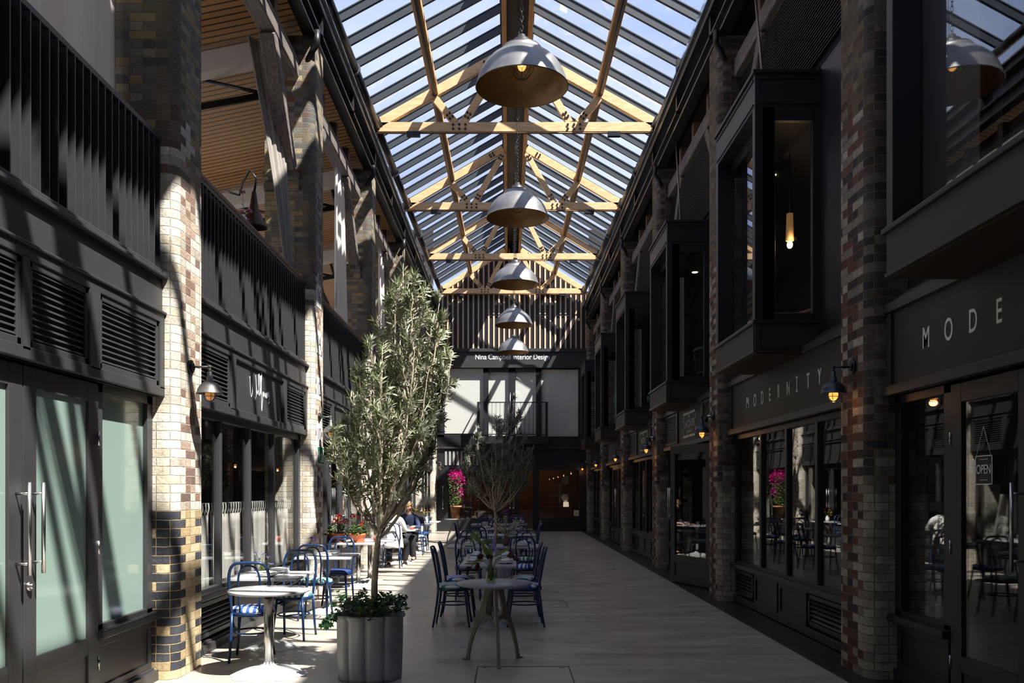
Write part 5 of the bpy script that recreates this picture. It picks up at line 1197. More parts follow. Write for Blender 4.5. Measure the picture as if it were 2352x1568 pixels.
# table of the seated pair
chair('navy', -2.44, 18.22, 0, 'blue chair the woman in the white jacket sits on')
SQL.put((-2.42,19.35,0), 0, 'square table between the woman in white and the man in navy', 'square left cafe tables')
chair('navy', -2.36, 20.15, 180, 'blue chair the man in the navy shirt sits on')
mb = MB(); mb.lathe([(.001,0),(.04,0),(.042,.05),(.039,.05),(.036,.01),(.001,.01)],20,(-2.16,19.3,ZT)); o = mb.build('amber_cup', TERRA); tag(o,'small amber cup at the edge of the seated pair\'s table','cup')
for i,(x,y) in enumerate(((-2.28,19.5),(-2.22,19.15),(-2.35,19.62))): GLS.put((x,y,ZT), 0, 'glass on the seated pair\'s table, %s' % ['middle one','nearest','farthest'][i], 'tumblers')
PLT.put((-2.5,19.1,ZT),0,'white plate in front of the woman in the white jacket','plates'); PLT.put((-2.45,19.6,ZT),0,'white plate in front of the man in the navy shirt','plates')
chair('teal', -2.32, 21.75, 182, 'blue chair with teal seat, side on behind the seated pair')
SQL.put((-2.38,22.5,0), 0, 'square white table beyond the seated pair', 'square left cafe tables'); chair('navy', -2.35, 23.3, 180, 'blue chair at the far side of the table beyond the seated pair')
SQL.put((-2.30,24.3,0), 0, 'farthest square white table along the left wall', 'square left cafe tables')
flowers('flower_vase', (-2.5,22.6,ZT), 'white jug of yellow and orange flowers on the table beyond the seated pair', [(R.uniform(-.12,.12),R.uniform(-.08,.08),R.uniform(.2,.42)) for _ in range(16)], PETAL_Y, lambda t,x,y,z: small_vase(t,x,y,z,.16,.05,CHINA), ps=.026, npet=9)
flowers('flower_vase', (-2.3,24.4,ZT), 'loose yellow flowers in a white jug on the farthest left table', [(R.uniform(-.12,.12),R.uniform(-.08,.08),R.uniform(.15,.36)) for _ in range(9)], PETAL_Y, lambda t,x,y,z: small_vase(t,x,y,z,.16,.05,CHINA), ps=.026, npet=9)
t = thing('menu_board', (-2.30,22.35,ZT), 'dark menu board standing on the table beyond the seated pair', 'menu')
mb = MB(); mb.bar((-2.30,22.3,ZT),(-2.34,22.42,ZT+.31),.24,.012,(0,1,0)); mb.build('board', mat('kraft_dark',(70,60,48),rough=.7), t)
# middle row ----------------------------------------------------------------
TRI.put((-.13,8.20,0), 0, 'round stone table on three cast legs in the middle foreground', 'tripod tables')
chair('teal', -.66, 10.42, -92, 'dark blue chair with teal striped seat, nearest on the left of the middle table', 'dark chairs of the middle row')
chair('blue', -.64, 11.28, -90, 'dark blue chair with blue striped seat, second on the left of the middle table', 'dark chairs of the middle row')
chair('blue', .19, 10.42, 92, 'dark blue chair with bright blue seat, nearest on the right of the middle table', 'dark chairs of the middle row')
chair('teal', .17, 11.28, 90, 'dark blue chair with teal striped seat, second on the right of the middle table', 'dark chairs of the middle row')
g2 = 'grey tables of the middle row'
SQM.put((-.235,10.42,0), 0, 'grey rectangular table right behind the tripod table', g2); SQM.put((-.235,11.36,0), 0, 'grey rectangular table pushed against the first one in the middle row', g2)
for i,y in enumerate((10.3,10.62,11.2,11.55)):
    w = ['nearest','second','third','farthest'][i]
    setting(-.43,y,PI/2,'%s place on the left edge of the middle table pair' % w, glass=i%2==1, gl=(.06,-.14)); setting(-.04,y,-PI/2,'%s place on the right edge of the middle table pair' % w, glass=i%2==1, gl=(-.06,-.14))
# foreground bottle with tulips
t = thing('flower_vase', (-.165,8.15,ZT), 'clear ribbed bottle of dark tulips and lilac flowers on the tripod table', 'flowers'); x,y,z = -.165,8.15,ZT
mb = MB(); mb.lathe([(.001,.002),(.040,.002),(.043,.01),(.043,.10),(.038,.125),(.020,.15),(.016,.165),(.018,.205),(.020,.21),(.016,.21),(.013,.17),(.016,.15),(.035,.12),(.040,.10),(.039,.012),(.001,.012)], 40, (x,y,z), fr=lambda th,r,zz: 1+.03*math.cos(th*14)*(r>.028)); mb.build('bottle', VASEG, t)
mb = MB(); mb.lathe([(.001,.013),(.037,.013),(.037,.085),(.001,.085)], 24, (x,y,z)); mb.build('water', glassmat('water_clear',1.33,(.93,.96,.90)), t)
st = MB(); lf = MB(); dk = MB(); li_ = MB()
def stem(tip, ctrl, r=.0035): 
    pts = bez((x+R.uniform(-.015,.015),y,z+.02),(x,y,z+.22),ctrl,tip,10); st.tube(pts, r, 6); return pts
def tulip(c, d, m, r=.026):
    d = Vector(d).normalized()
    for k in range(6):
        a = k*PI/3; s_ = d.orthogonal().normalized(); s2 = d.cross(s_); o = s_*math.cos(a)+s2*math.sin(a); p = Vector(c)+o*r*.25
        m.leaf(p-d*.02, d*1.0+o*.35, o, .068, .05, -.25)
for (px,py,dd,dx) in ((1107,1276,(-1,-.3,-.3),.05),(1121,1277,(1,.2,-.1),.05),(1079,1304,(-1,-.1,-.7),.05),(1169,1275,(1,-.3,.1),0),(1181,1280,(.8,-.3,-.4),0),(1098,1298,(-.4,-.2,-1),.05)):
    q = at(px,py,8.12); stem(q, (x+(q[0]-x)*.5,q[1],max(q[2],z+.26)+.0)); tulip(q, dd, dk)
for (a,b) in (((1112,1262),(1120,1278)),((1120,1262),(1128,1280)),((1088,1292),(1112,1280)),((1163,1262),(1130,1280)),((1106,1245),(1125,1278)),((1127,1270),(1130,1290))):
    p = Vector(at(b[0],b[1],8.14)); q = Vector(at(a[0],a[1],8.10)); lf.leaf(p, q-p, (0,-1,.3), (q-p).length*1.25, .032, .2)
for k,(px,py) in enumerate(((1082,1226),(1090,1224),(1084,1236),(1095,1232),(1092,1241),(1118,1240),(1124,1236),(1121,1250),(1087,1216),(1100,1244))):
    q = at(px,py,8.16); lf.leaf(q, (R.uniform(-.4,.4),0,R.choice((-1,1))), (0,-1,0), .045, .032, .05)
stem(at(1083,1216,8.16), at(1112,1258,8.16), .002); stem(at(1092,1226,8.16), at(1116,1262,8.16), .002); stem(at(1120,1240,8.16), at(1124,1262,8.16), .002)
for (px,py) in ((1119,1246),(1124,1243),(1128,1252),(1135,1241),(1138,1247),(1131,1250),(1126,1255),(1136,1255),(1122,1250),(1133,1262),(1137,1264),(1139,1252)):
    c = Vector(at(px,py,8.17))
    for k in range(6): a = R.uniform(0,6.28); li_.leaf(c, (math.cos(a),-.4,math.sin(a)), (0,-1,0), .024, .017, .1)
stem(at(1135,1242,8.17), at(1130,1270,8.17), .002); stem(at(1122,1246,8.17), at(1128,1270,8.17), .002)
st.build('stems', STEMG, t); lf.build('leaves', STEMG, t); dk.build('tulip_petals', PETAL_DK, t); li_.build('lilac_petals', PETAL_V, t)
# second group of the middle row
SQW.put((-.225,13.66,0), 0, 'wide grey table across the middle row, before the far olive tree', g2)
chair('blue', -.60, 13.02, 0, 'blue striped chair, left one at the near side of the wide middle table', 'dark chairs of the middle row')
chair('blue', .22, 13.02, -4, 'blue striped chair, right one at the near side of the wide middle table', 'dark chairs of the middle row')
chair('teal', -.64, 14.42, 180, 'chair facing the camera, left one at the far side of the wide middle table', 'dark chairs of the middle row')
chair('teal', .30, 14.42, 178, 'teal chair facing the camera, right one at the far side of the wide middle table', 'dark chairs of the middle row')
for i,(xx,yy) in enumerate(((-.60,13.5),(.22,13.5),(-.60,13.86),(.22,13.86))):
    w = ['near left','near right','far left','far right'][i]; setting(xx,yy,0,'%s place of the wide middle table' % w, gl=(.17 if xx>0 else -.16,.02)); GLS.put((xx+(-.15 if xx>0 else .17),yy+.03,ZT),0,'second tumbler, %s place of the wide middle table' % w,'tumblers')
t = thing('flower_vase', (-.04,13.6,ZT), 'brown clay vase of dried cream blossom on the wide middle table', 'flowers'); x,y,z = -.04,13.6,ZT
mb = MB(); mb.lathe([(.001,0),(.04,0),(.052,.03),(.055,.07),(.045,.115),(.028,.14),(.026,.15),(.02,.15),(.02,.12),(.001,.1)], 28, (x,y,z)); mb.build('vase', mat('brown_clay',(104,88,74),rough=.6), t)
st = MB(); pe = MB()
for k in range(22):
    tip = (x+R.uniform(-.27,.26),y+R.uniform(-.12,.12),z+R.uniform(.27,.46)); pts = bez((x,y,z+.1),(x,y,z+.2),(x+(tip[0]-x)*.5,tip[1],tip[2]-.1),tip,7); st.tube(pts, .002, 5)
    for q in pts[3:]:
        for j in range(9): d = Vector((R.gauss(0,1),R.gauss(0,1),R.gauss(0,1))).normalized(); pe.leaf(Vector(q)+d*R.uniform(0,.022), d, (0,0,1), .02, .016, .1)
st.build('stems', mat('dry_stem',(96,80,56)), t); pe.build('petals', PETAL_W, t)
SQW.put((-.19,17.0,0), 0, 'wide grey table just beyond the far olive tree', g2); SQM.put((-.19,19.9,0), PI/2, 'grey table in the middle of the far half of the row', g2); SQW.put((-.24,22.5,0), 0, 'farthest wide grey table of the middle row', g2)
GL = 'dark chairs of the middle row'
chair('blue', -.86, 17.9, -90, 'dark chair side on, left of the far tables', GL); chair('blue', .42, 17.9, 90, 'dark chair side on, right of the far tables', GL); chair('blue', .46, 19.4, 90, 'second dark chair side on, right of the far tables', GL)
chair('blue', -.6, 16.35, 0, 'dark chair behind the far olive planter, left one', GL); chair('blue', .2, 17.7, 180, 'dark chair at the far side of the table beyond the far olive tree', GL); chair('blue', -.3, 20.6, 180, 'dark chair facing the camera at the small far table', GL)
chair('blue', -.58, 21.7, 0, 'dark chair at the near side of the farthest wide table, left one', GL); chair('blue', .12, 21.7, 0, 'dark chair at the near side of the farthest wide table, right one', GL)
chair('blue', -.62, 23.3, 180, 'dark chair at the far side of the farthest wide table, left one', GL); chair('blue', .22, 23.3, 180, 'dark chair at the far side of the farthest wide table, right one', GL)
k = 0
for (xx,yy,w) in ((-.62,17.0,'left place of the table beyond the far olive tree'),(.1,17.0,'right place of the table beyond the far olive tree'),(-.5,19.9,'left place of the small far table'),(.1,19.9,'right place of the small far table'),(-.62,22.4,'left place of the farthest wide table'),(.2,22.4,'right place of the farthest wide table')):
    setting(xx,yy,0,w,gl=(.18,.02))
t = thing('flower_vase', (-.06,19.9,ZT), 'glass of purple flowers on the small far table', 'flowers'); small_vase(t,-.06,19.9,ZT,.12,.03)
pe = MB()
for i in range(60): d = Vector((R.gauss(0,1),R.gauss(0,1),R.gauss(0,.6))).normalized(); pe.leaf(Vector((-.06,19.9,ZT+.36))+d*.05, d, (0,0,1), .05, .04, .1)
st = MB(); st.cyl((-.06,19.9,ZT+.02),(-.06,19.9,ZT+.36),.004,6); st.build('stems', STEMG, t); pe.build('petals', PETAL_P, t)
# back-left tripod table with bougainvillea
TRI.put((-1.62,26.6,0), .35, 'tripod table carrying the bougainvillea, far left by the dark shop', 'tripod tables')
t = thing('bougainvillea', (-1.62,26.6,ZT), 'tall pink bougainvillea in a clay pot on the far tripod table', 'potted plant'); x,y,z = -1.62,26.6,ZT
mb = MB(); mb.lathe([(.001,0),(.11,0),(.13,.02),(.165,.34),(.18,.34),(.182,.40),(.168,.40),(.155,.36),(.001,.36)], 32, (x,y,z)); mb.build('pot', TERRA_D, t)
st = MB(); lf = MB(); pe = MB(); rr = random.Random(5)
for k in range(5): st.tube([(x+rr.uniform(-.04,.04),y,z+.34),(x+rr.uniform(-.1,.1),y+rr.uniform(-.08,.08),z+.8),(x+rr.uniform(-.12,.14),y,z+1.35)], .007, 6)
for k in range(900):
    h = rr.uniform(.42,1.30); a = rr.uniform(0,6.28); r = rr.uniform(.03,.19)*(1.05 if h>.9 else .85); p = Vector((x+r*math.cos(a)-.02,y+r*math.sin(a),z+h)); lf.leaf(p,(math.cos(a),math.sin(a),rr.uniform(-.6,.8)),(rr.uniform(-1,1),rr.uniform(-1,1),1),.055,.034,.1)
for k in range(620):
    big = rr.random() < .8; h = rr.gauss(1.28,.10) if big else rr.gauss(.85,.12); a = rr.uniform(0,6.28); r = rr.uniform(.05,.26) if big else rr.uniform(.1,.2)
    p = Vector((x+.04+r*math.cos(a),y+r*math.sin(a)*.8,z+h)); pe.leaf(p,(rr.gauss(0,1),rr.gauss(0,1),rr.gauss(0,1)),(rr.gauss(0,1),1,1),.05,.042,.1)
st.build('stems', BARK, t); lf.build('leaves', GREEN, t); pe.build('bracts', PETAL_M, t)
# wooden cake stand lump on that table edge
# ================================================================ PLANTERS AND OLIVE TREES
def planter(loc, R0, H, lab, m=ZPLANT, nl=10):
    t = thing('fluted_planter', loc, lab, 'planter'); x,y,z = loc
    fl = lambda th,r,zz: 1-.12*(1-abs(math.cos(th*nl/2)))**2.2*(r>.12)
    mb = MB(); mb.lathe([(.001,.004),(R0*.93,.004),(R0*.94,.03),(R0*.97,H*.5),(R0*.98,H-.045),(R0*1.0,H-.03)], 240, (x,y,z), fr=fl); mb.build('fluted_body', m, t)
    mb = MB(); mb.lathe([(R0*.99,H-.035),(R0*1.03,H-.03),(R0*1.045,H-.014),(R0*1.03,H),(R0*.99,H+.002),(R0*.94,H-.01),(R0*.92,H-.06),(.001,H-.06)], 240, (x,y,z), fr=fl); mb.build('rolled_rim', m, t)
    mb = MB(); mb.lathe([(.001,H-.035),(R0*.5,H-.03),(R0*.84,H-.05)], 40, (x,y,z)); mb.build('soil', SOIL, t); return t
def ivy_leaf(mb, p, d, n, s):
    d = Vector(d).normalized(); a = d.cross(Vector(n)); 
    if a.length < .05: a = d.orthogonal()
    a.normalize(); u = a.cross(d); p = Vector(p)
    pts = [(0,0),(.30,-.12),(.62,.05),(.38,.30),(.55,.62),(.20,.60),(0,1.0),(-.20,.60),(-.55,.62),(-.38,.30),(-.62,.05),(-.30,-.12)]
    vs = [p+a*q[0]*s+d*q[1]*s+u*abs(q[0])*s*.25 for q in pts]+[p+d*.35*s]
    mb.add(vs, [(i,(i+1)%12,12) for i in range(12)], True)
def ivy(loc, R0, lab, n, seed, trail=None):
    rr = random.Random(seed); t = thing('ivy_plant', loc, lab, 'ivy'); x,y,z = loc; lf = MB(); st = MB()
    for k in range(n):
        a = rr.uniform(0,2*PI); r = R0*math.sqrt(rr.uniform(.02,1.12)); h = .03+.13*abs(math.sin(a*2.5+r*9+seed))*rr.uniform(.4,1)+rr.uniform(0,.05)
        p = (x+r*math.cos(a),y+r*math.sin(a),z+h-(.05 if r>R0*.98 else 0)); ivy_leaf(lf, p, (math.cos(a)+rr.gauss(0,.6),math.sin(a)+rr.gauss(0,.6),rr.uniform(-.7,.4)), (rr.gauss(0,.4),rr.gauss(0,.4),1), rr.uniform(.028,.052))
        if k%9 == 0: st.tube([(x+r*.6*math.cos(a),y+r*.6*math.sin(a),z),p], .0025, 5)
    if trail:
        for tr in trail:
            st.tube(tr, .003, 5)
            for a,b in zip(tr,tr[1:]):
                for k in range(4): p = Vector(a).lerp(Vector(b), k/4); ivy_leaf(lf, p, (rr.gauss(-.3,1),rr.gauss(-.5,.5),rr.gauss(-.3,.7)), (0,-1,.4), rr.uniform(.035,.055))
    st.build('stems', BARK, t); lf.build('leaves', IVY, t); return t
def olive(loc, lab, fork, leaders, seed, m, crown, nleaf=1., leafL=.078):
    """loc at soil; fork: trunk polyline; leaders: end points (world); crown(z)->(cx, half width)"""
    rr = random.Random(seed); t = thing('olive_tree', loc, lab, 'olive tree'); wood = MB(); lf = MB(); x,y,z = loc
    n = len(fork); wood.tube(fork, [.030-.007*i/(n-1) for i in range(n)], 12)
    F = Vector(fork[-1]); segs = []
    for (ex,ey,ez,start) in leaders:
        s0 = F+Vector((0,0,start)) if start <= 0 else F; e = Vector((ex,ey,ez)); c1 = s0+Vector(((ex-s0.x)*.42,(ey-s0.y)*.42,(ez-s0.z)*.16)); c2 = s0+Vector(((ex-s0.x)*.92,(ey-s0.y)*.92,(ez-s0.z)*.58))
        pts = bez(s0,c1,c2,e,26); pts = [Vector(p)+Vector((rr.gauss(0,.006),rr.gauss(0,.006),0)) for p in pts]; L = len(pts)
        wood.tube(pts, [.0130*(1-i/(L-1))**.8+.0026 for i in range(L)], 8); segs.append((pts, .9))
    def inside(p):
        cx,w = crown(p.z); return abs(p.x-cx) < w and abs(p.y-loc[1]) < w*1.05
    def twig(p, d, L, depth):
        pts = [p]; dd = d.normalized(); q = p.copy(); stp = L/7
        for i in range(7):
            dd = (dd+Vector((rr.gauss(0,.13),rr.gauss(0,.13),.07+rr.gauss(0,.08)))).normalized(); q = q+dd*stp; pts.append(q.copy())
        if depth < 2 and not inside(q): 
            pts = pts[:5]
        wood.tube(pts, [.0038*(1-i/len(pts))+.0011 for i in range(len(pts))], 5)
        for i in range(1,len(pts)):
            d2 = (pts[i]-pts[i-1]).normalized(); o = d2.orthogonal().normalized()
            for q2 in range(1):
                pp = pts[i-1].lerp(pts[i], rr.random())
                rot = Matrix.Rotation(rr.uniform(0,6.28), 3, d2)
                for sgn in (1,-1):
                    od = rot @ (o*sgn); ld = d2*.8+od*rr.uniform(.5,1.1); lf.leaf(pp, ld, od.cross(d2)+Vector((0,0,.5)), leafL*rr.uniform(.7,1.15), leafL*.17, .15)
        lf.leaf(pts[-1], dd, dd.orthogonal(), leafL, leafL*.2, .1)
        if depth < 1:
            for i in (2,4): 
                if rr.random() < .55: o = Matrix.Rotation(rr.uniform(0,6.28), 3, dd) @ dd.orthogonal().normalized(); twig(pts[i], dd*.8+o*.7, L*.6, depth+1)
    for pts,_ in segs:
        L = len(pts)
        for i in range(6, L):
            reps = 1 if i < 12 or i%2 else 2
            if i < 10 and rr.random() < .72: continue
            if rr.random() < .22: continue
            for _ in range(reps):
                if rr.random() > nleaf*.62: continue
                p = pts[i]; d0 = (pts[i]-pts[i-1]).normalized(); a = rr.uniform(0,6.28); o = Vector((math.cos(a),math.sin(a),.25))
                Lg = rr.uniform(.16,.34)*(.6 if i > L-5 else 1)
                q = p+(d0*.6+o*.8).normalized()*Lg
                if not inside(q): Lg *= .5
                twig(p, d0*.6+o*.8, Lg, 0)
    wood.build('trunk_and_branches', BARK, t); lf.build('leaves', m, t); return t
px0,py0 = -1.20,7.51
planter((px0,py0,0), .292, .56, 'grey fluted planter in the foreground holding the near olive tree')
ivy((px0,py0,.54), .30, 'dark green ivy filling the foreground planter', 620, 4, trail=[[(px0-.26,py0-.1,.58),(px0-.33,py0-.12,.54),(px0-.37,py0-.12,.49),(px0-.42,py0-.12,.47)],[(px0-.25,py0-.16,.58),(px0-.31,py0-.18,.50),(px0-.34,py0-.18,.46)]])
K = 7.5/1990
def W(px,py): return ((px-1168)*K, 1.62+(1126-py)*K)
fk = [(W(860,1400)[0],7.5,.55),(W(860,1340)[0],7.5,W(0,1340)[1]),(W(863,1290)[0],7.5,W(0,1290)[1]),(W(868,1240)[0],7.5,W(0,1240)[1]),(W(873,1205)[0],7.5,W(0,1205)[1])]
def crown1(z):
    py = 1126-(z-1.62)/K
    tab = [(590,925,16),(640,930,42),(700,945,70),(760,940,92),(800,936,100),(860,925,105),(930,905,112),(1000,892,116),(1060,888,98),(1110,890,70),(1180,880,40)]
    for (a,c,w),(b,c2,w2) in zip(tab,tab[1:]):
        if a <= py <= b: f_ = (py-a)/(b-a); return ((c+(c2-c)*f_-1168)*K, (w+(w2-w)*f_)*K)
    return (((925 if py < 590 else 880)-1168)*K, 10*K if py < 590 else 35*K)
ld = []
for (px,py,dy) in ((925,605,0),(905,660,.12),(950,670,-.1),(1010,695,0),(1025,800,.1),(880,720,-.12),(985,740,.2),(850,800,.08),(830,860,-.1),(800,960,.05),(990,850,-.25),(920,760,.28),(960,800,-.32),(890,830,-.34),(870,880,.34),(780,1010,.0),(1000,960,-.1),(940,900,.4),(910,700,-.05),(935,640,.05),(965,720,.0),(768,1015,-.1),(1036,830,-.05)):
    X_,Z_ = W(px,py); ld.append((X_,7.5+dy,Z_,rr.uniform(-.12,.0)))
olive((px0,py0,.54), 'tall olive tree in the foreground planter, silver-green leaves in sun', fk, ld, 11, OLIVE, crown1)
# far tree
qx,qy = -.20,15.55
planter((qx,qy,0), .30, .56, 'grey planter hidden behind the middle tables, holding the far olive tree')
ivy((qx,qy,.54), .30, 'ivy in the planter of the far olive tree', 360, 9)
K2 = qy/1990
def W2(px,py): return ((px-1168)*K2, 1.62+(1126-py)*K2)
fk = [(W2(1138,1270)[0],qy,.52),(W2(1139,1225)[0],qy,W2(0,1225)[1]),(W2(1139,1195)[0],qy,W2(0,1195)[1]),(W2(1137,1168)[0],qy,W2(0,1168)[1])]
def crown2(z):
    py = 1126-(z-1.62)/K2
    tab = [(915,1176,10),(950,1172,32),(990,1160,58),(1030,1148,78),(1070,1143,84),(1110,1140,80),(1140,1140,62),(1170,1138,30)]
    for (a,c,w),(b,c2,w2) in zip(tab,tab[1:]):
        if a <= py <= b: f_ = (py-a)/(b-a); return ((c+(c2-c)*f_-1168)*K2, (w+(w2-w)*f_)*K2)
    return ((1140-1168)*K2, 14*K2)
ld = []
for (px,py,dy) in ((1178,922,0),(1165,950,.1),(1190,955,-.1),(1205,1000,.1),(1225,1020,0),(1095,985,0),(1140,975,-.15),(1075,1035,.1),(1070,1080,0),(1110,1020,.25),(1155,1000,-.3),(1190,1040,.3),(1210,1075,-.1),(1130,1040,-.35),(1090,1110,.1),(1200,1110,.1),(1150,1060,.4)):
    X_,Z_ = W2(px,py); ld.append((X_,qy+dy,Z_,rr.uniform(-.06,.0)))
olive((qx,qy,.54), 'second olive tree in the middle row, darker and in shade', fk, ld, 23, OLIVE_D, crown2, .85, .075)

# ================================================================ FLOOR HATCHES
def hatch(x0,x1,y0,y1,lab):
    t = thing('floor_hatch', ((x0+x1)/2,(y0+y1)/2,0), lab, 'floor hatch', 'steel-edged floor hatches'); w = .012
    B('edge_frame', HATCH, t, (x0,x1,y0,y0+w,-.005,.003),(x0,x1,y1-w,y1,-.005,.003),(x0,x0+w,y0,y1,-.005,.003),(x1-w,x1,y0,y1,-.005,.003))
    B('key_plates', HATCH, t, (x0+.05,x0+.09,y1-.06,y1-.05,0,.003),(x1-.09,x1-.05,y1-.06,y1-.05,0,.003))
hatch(-.29,.56,6.9,7.98,'large steel-edged floor hatch at the bottom edge, before the tripod table')
hatch(.42,.83,12.0,12.75,'small steel-edged floor hatch right of the middle tables')

# ================================================================ PEOPLE
def skin_obj(name, nodes, edges, m, parent, lv=2):
    """nodes: [(x,y,z,r)], grown with a skin modifier"""
    me = bpy.data.meshes.new(name); me.from_pydata([n[:3] for n in nodes], edges, []); ob = bpy.data.objects.new(name, me); SC.collection.objects.link(ob); ob.parent = parent
    sk = ob.modifiers.new('skin','SKIN'); sv = me.skin_vertices[0].data
    for i,n in enumerate(nodes):
        r = n[3]; sv[i].radius = (r,r) if not isinstance(r,tuple) else r; sv[i].use_root = (i == 0)
    sk.use_smooth_shade = True
    ss = ob.modifiers.new('sub','SUBSURF'); ss.levels = lv; ss.render_levels = lv; me.materials.append(m); return ob
def fingers(nodes, edges, wi, wrist, d, up, curl=.5):
    """palm plus five bent fingers grown from wrist index wi"""
    d = Vector(d).normalized(); up = Vector(up).normalized(); s = d.cross(up).normalized(); w = Vector(wrist); k = len(nodes)
    pm = w+d*.045; nodes.append((*pm,.026)); edges.append((wi,k)); pk = w+d*.085; nodes.append((*pk,.024)); edges.append((k,k+1))
    for j,(o,L) in enumerate(((-.030,.062),(-.010,.074),(.011,.070),(.030,.054))):
        a = pk+s*o+d*.012; b = a+d*L*.5-up*L*.18*curl; c = b+d*L*.35-up*L*.45*curl; i0 = len(nodes); nodes += [(*a,.0092),(*b,.0085),(*c,.0075)]; edges += [(k+1,i0),(i0,i0+1),(i0+1,i0+2)]
    a = pm-s*.030+d*.005; b = a-s*.018+d*.030-up*.010; i0 = len(nodes); nodes += [(*a,.0105),(*b,.009)]; edges += [(k,i0),(i0,i0+1)]
def head(parent, c, fwd, hair, long, sc=1.0):
    c = Vector(c); f = Vector(fwd).normalized(); s = f.cross(Vector((0,0,1))).normalized(); u = s.cross(f)
    def P(a,b,h): return c+s*a*sc+f*b*sc+u*h*sc
    mb = MB(); M = 18; N_ = 14; k = 0
    for i in range(N_+1):
        ph = PI*i/N_; z = -math.cos(ph); r = math.sin(ph)
        for j in range(M):
            th = 2*PI*j/M; a = r*math.cos(th)*.074; b = r*math.sin(th)*.094; h = z*.115
            if h < -.02: tpr = 1-(-.02-h)*3.2; a *= tpr; b = b*(1-(-.02-h)*2.2)+.012
            if b > .075 and -.025 < h < .03 and abs(a) < .02: b += .012*(1-abs(a)/.02)
            mb.v.append(tuple(P(a,b,h)))
    for i in range(N_):
        for j in range(M): j2=(j+1)%M; mb.f.append((i*M+j,i*M+j2,(i+1)*M+j2,(i+1)*M+j)); mb.sm.append(True)
    hd = mb.build('head', SKIN, parent)
    ns = MB(); ns.add([P(-.012,.086,-.022),P(.012,.086,-.022),P(0,.112,-.018),P(0,.090,.022)], [(0,1,2),(1,3,2),(3,0,2),(0,3,1)]); ns.build('nose', SKIN, hd)
    ey = MB(); [ey.ball(P(q,.083,.012), .0085*sc, 8, 6) for q in (-.03,.03)]; ey.build('eyes', mat('eye_dark',(50,38,32),rough=.3), hd)
    mo = MB(); mo.tube([P(-.022,.084,-.055),P(0,.090,-.057),P(.022,.084,-.055)], .0045*sc, 6); mo.build('mouth', mat('lips',(180,100,92)), hd)
    ea = MB(); [ea.ball(P(q,-.004,0), .02*sc, 8, 6, (.45,.7,1.2)) for q in (-.076,.076)]; ea.build('ears', SKIN, hd)
    hb = MB(); k = 0
    for i in range(N_+1):
        ph = PI*i/N_; z = -math.cos(ph); r = math.sin(ph)
        for j in range(24):
            th = 2*PI*j/24; cb = math.sin(th); a = r*math.cos(th)*.088; b = r*cb*.106-.008; h = z*.125+.008
            low = -.02 if cb > .15 else (-.15 if long else -.05)
            face = max(0,cb)
            if cb > .3 and h < .055: h = .055+(h-.055)*.05
            if long and cb <= .3 and h < -.03: a = math.cos(th)*.085*(1+.1*math.sin(th*5)); b = min(b, .03) if cb > 0 else cb*.095-.008; h = -.03+(h+.03)*1.35
            elif h < low: h = low
            hb.v.append(tuple(P(a+.002*math.sin(j*2.3),b+.002*math.cos(j*1.7),h)))
    for i in range(N_):
        for j in range(24): j2=(j+1)%24; hb.f.append((i*24+j,i*24+j2,(i+1)*24+j2,(i+1)*24+j)); hb.sm.append(True)
    hb.build('hair', hair, parent)
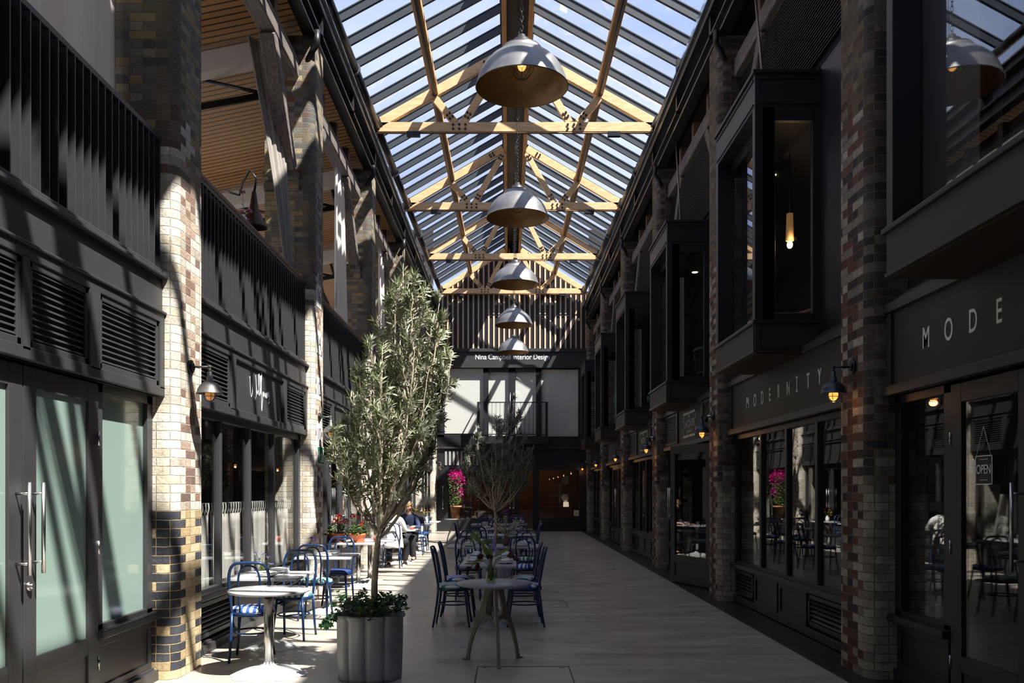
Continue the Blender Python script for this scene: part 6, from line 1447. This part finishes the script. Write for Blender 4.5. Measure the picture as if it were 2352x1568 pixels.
def person(loc, rz, lab, top, topname, hair, long, lean=.1, leg_out=0., spread=.0, arm='table', headtilt=-.15, shirt_r=1.0, shoes=BLACKM, mtop=None):
    t = thing('person', (0,0,0), lab, 'person'); setorg((0,0,0))
    hz = .53; sh = Vector((0, lean*.5, hz+.50)); nk = sh+Vector((0,.03+lean*.15,.10))
    pel = (0,-.02,hz+.04,(.13,.10)); wa = (0,lean*.18,hz+.20,(.115,.085)); chs = (0,lean*.38,hz+.38,(.135,.095)); neck = (*nk,.045); nb = (sh.x,sh.y,sh.z,.075)
    nodes = [pel,wa,chs,nb,neck,(*(nk+Vector((0,.02,.06))),.045)]; edges = [(0,1),(1,2),(2,3),(3,4),(4,5)]
    tops = [(0,-.02,hz+.02,(.155,.125)),(0,lean*.18,hz+.20,(.14,.11)),(0,lean*.38,hz+.38,(.158,.115)),(sh.x,sh.y,sh.z+.0,.085),(*(nk+Vector((0,.01,-.015))),.058)]; te = [(0,1),(1,2),(2,3),(3,4)]
    leg = [(0,-.02,hz+.02,(.15,.12))]; le = []; shoe = []; se = []
    for s in (-1,1):
        S = sh+Vector((s*.17,0,-.03)); E = S+Vector((s*.07,.12,-.24)); Wr = E+Vector((-s*.10,.22,.0)); Wr.z = .80
        if arm == 'lap': Wr = E+Vector((-s*.06,.2,-.04))
        i0 = len(nodes); nodes += [(*S,.052),(*E,.038),(*Wr,.026)]; edges += [(3,i0),(i0,i0+1),(i0+1,i0+2)]
        fingers(nodes, edges, i0+2, Wr, (-s*.3,.9,-.15), (0,.1,1), .6)
        j0 = len(tops); tops += [(*S,.068),(*E,.055),(*(E.lerp(Wr,.85)),.042)]; te += [(3,j0),(j0,j0+1),(j0+1,j0+2)]
        H = Vector((s*.09,.02,hz)); Kn = Vector((s*(.12+spread),.44,hz+.02)); An = Vector((s*(.12+spread),.42+(leg_out if s>0 else -.1),.10)); Ft = An+Vector((s*.02,.14,-.06))
        if s > 0 and leg_out: Kn = Vector((.20+spread,.42,hz+.0))
        i0 = len(nodes); nodes += [(*H,.075),(*Kn,.050),(*An,.033),(*Ft,.028)]; edges += [(0,i0),(i0,i0+1),(i0+1,i0+2),(i0+2,i0+3)]
        j0 = len(leg); leg += [(*H,.095),(*Kn,.075),(*(Kn.lerp(An,.55)),.078),(*(Kn.lerp(An,1.02)),.085)]; le += [(0,j0),(j0,j0+1),(j0+1,j0+2),(j0+2,j0+3)]
        sm = MB(); sm.tube([An+Vector((0,-.05,-.06)),An+Vector((0,.02,-.055)),An+Vector((s*.01,.12,-.068)),Ft+Vector((0,.04,-.012))], [.034,.040,.034,.020], 12); sm.build('shoe', shoes, t)
        sm = MB(); sm.tube([An+Vector((0,-.06,-.09)),Ft+Vector((0,.05,-.03))], [.026,.024], 10); sm.build('shoe_sole', NAP, t)
    skin_obj('body', nodes, edges, SKIN, t, 1); skin_obj(topname, tops, te, mtop, t, 2); skin_obj('trousers', leg, le, TROUB, t, 2)
    hc = nk+Vector((0,.05-headtilt*.1,.135)); head(t, hc, (0,1,headtilt), hair, long)
    t.location = loc; t.rotation_euler = (0,0,math.radians(rz)); return t, tops
w, _ = person((-2.44,18.20,0), -4, 'seated person with brown bob in a white jacket, back to the camera', None, 'jacket', HAIRB, True, lean=.16, leg_out=.12, spread=.03, mtop=JACKETW)
# jacket skirt hanging over the chair back
mb = MB(); k = 0; n = 22
for i in range(9):
    v = i/8
    for j in range(n+1):
        a = PI*1.0*(j/n)-PI*1.0; rx = .185+.05*v+.010*math.sin(j*1.9)*v; ry = .135+.07*v; mb.v.append((rx*math.cos(a), ry*math.sin(a)+.03*0, .86-.44*v+.006*math.sin(j*1.1)*v))
for i in range(8):
    for j in range(n): mb.f.append((i*(n+1)+j,i*(n+1)+j+1,(i+1)*(n+1)+j+1,(i+1)*(n+1)+j)); mb.sm.append(True)
sk = mb.build('jacket_skirt', JACKETW, w); so = sk.modifiers.new('thick','SOLIDIFY'); so.thickness = .008
man, _ = person((-2.30,20.20,0), 178, 'seated person with fair hair in a navy shirt, facing the camera over the table', None, 'shirt', HAIRG, False, lean=.22, mtop=SHIRTB, headtilt=-.5)
SC.frame_set(1)
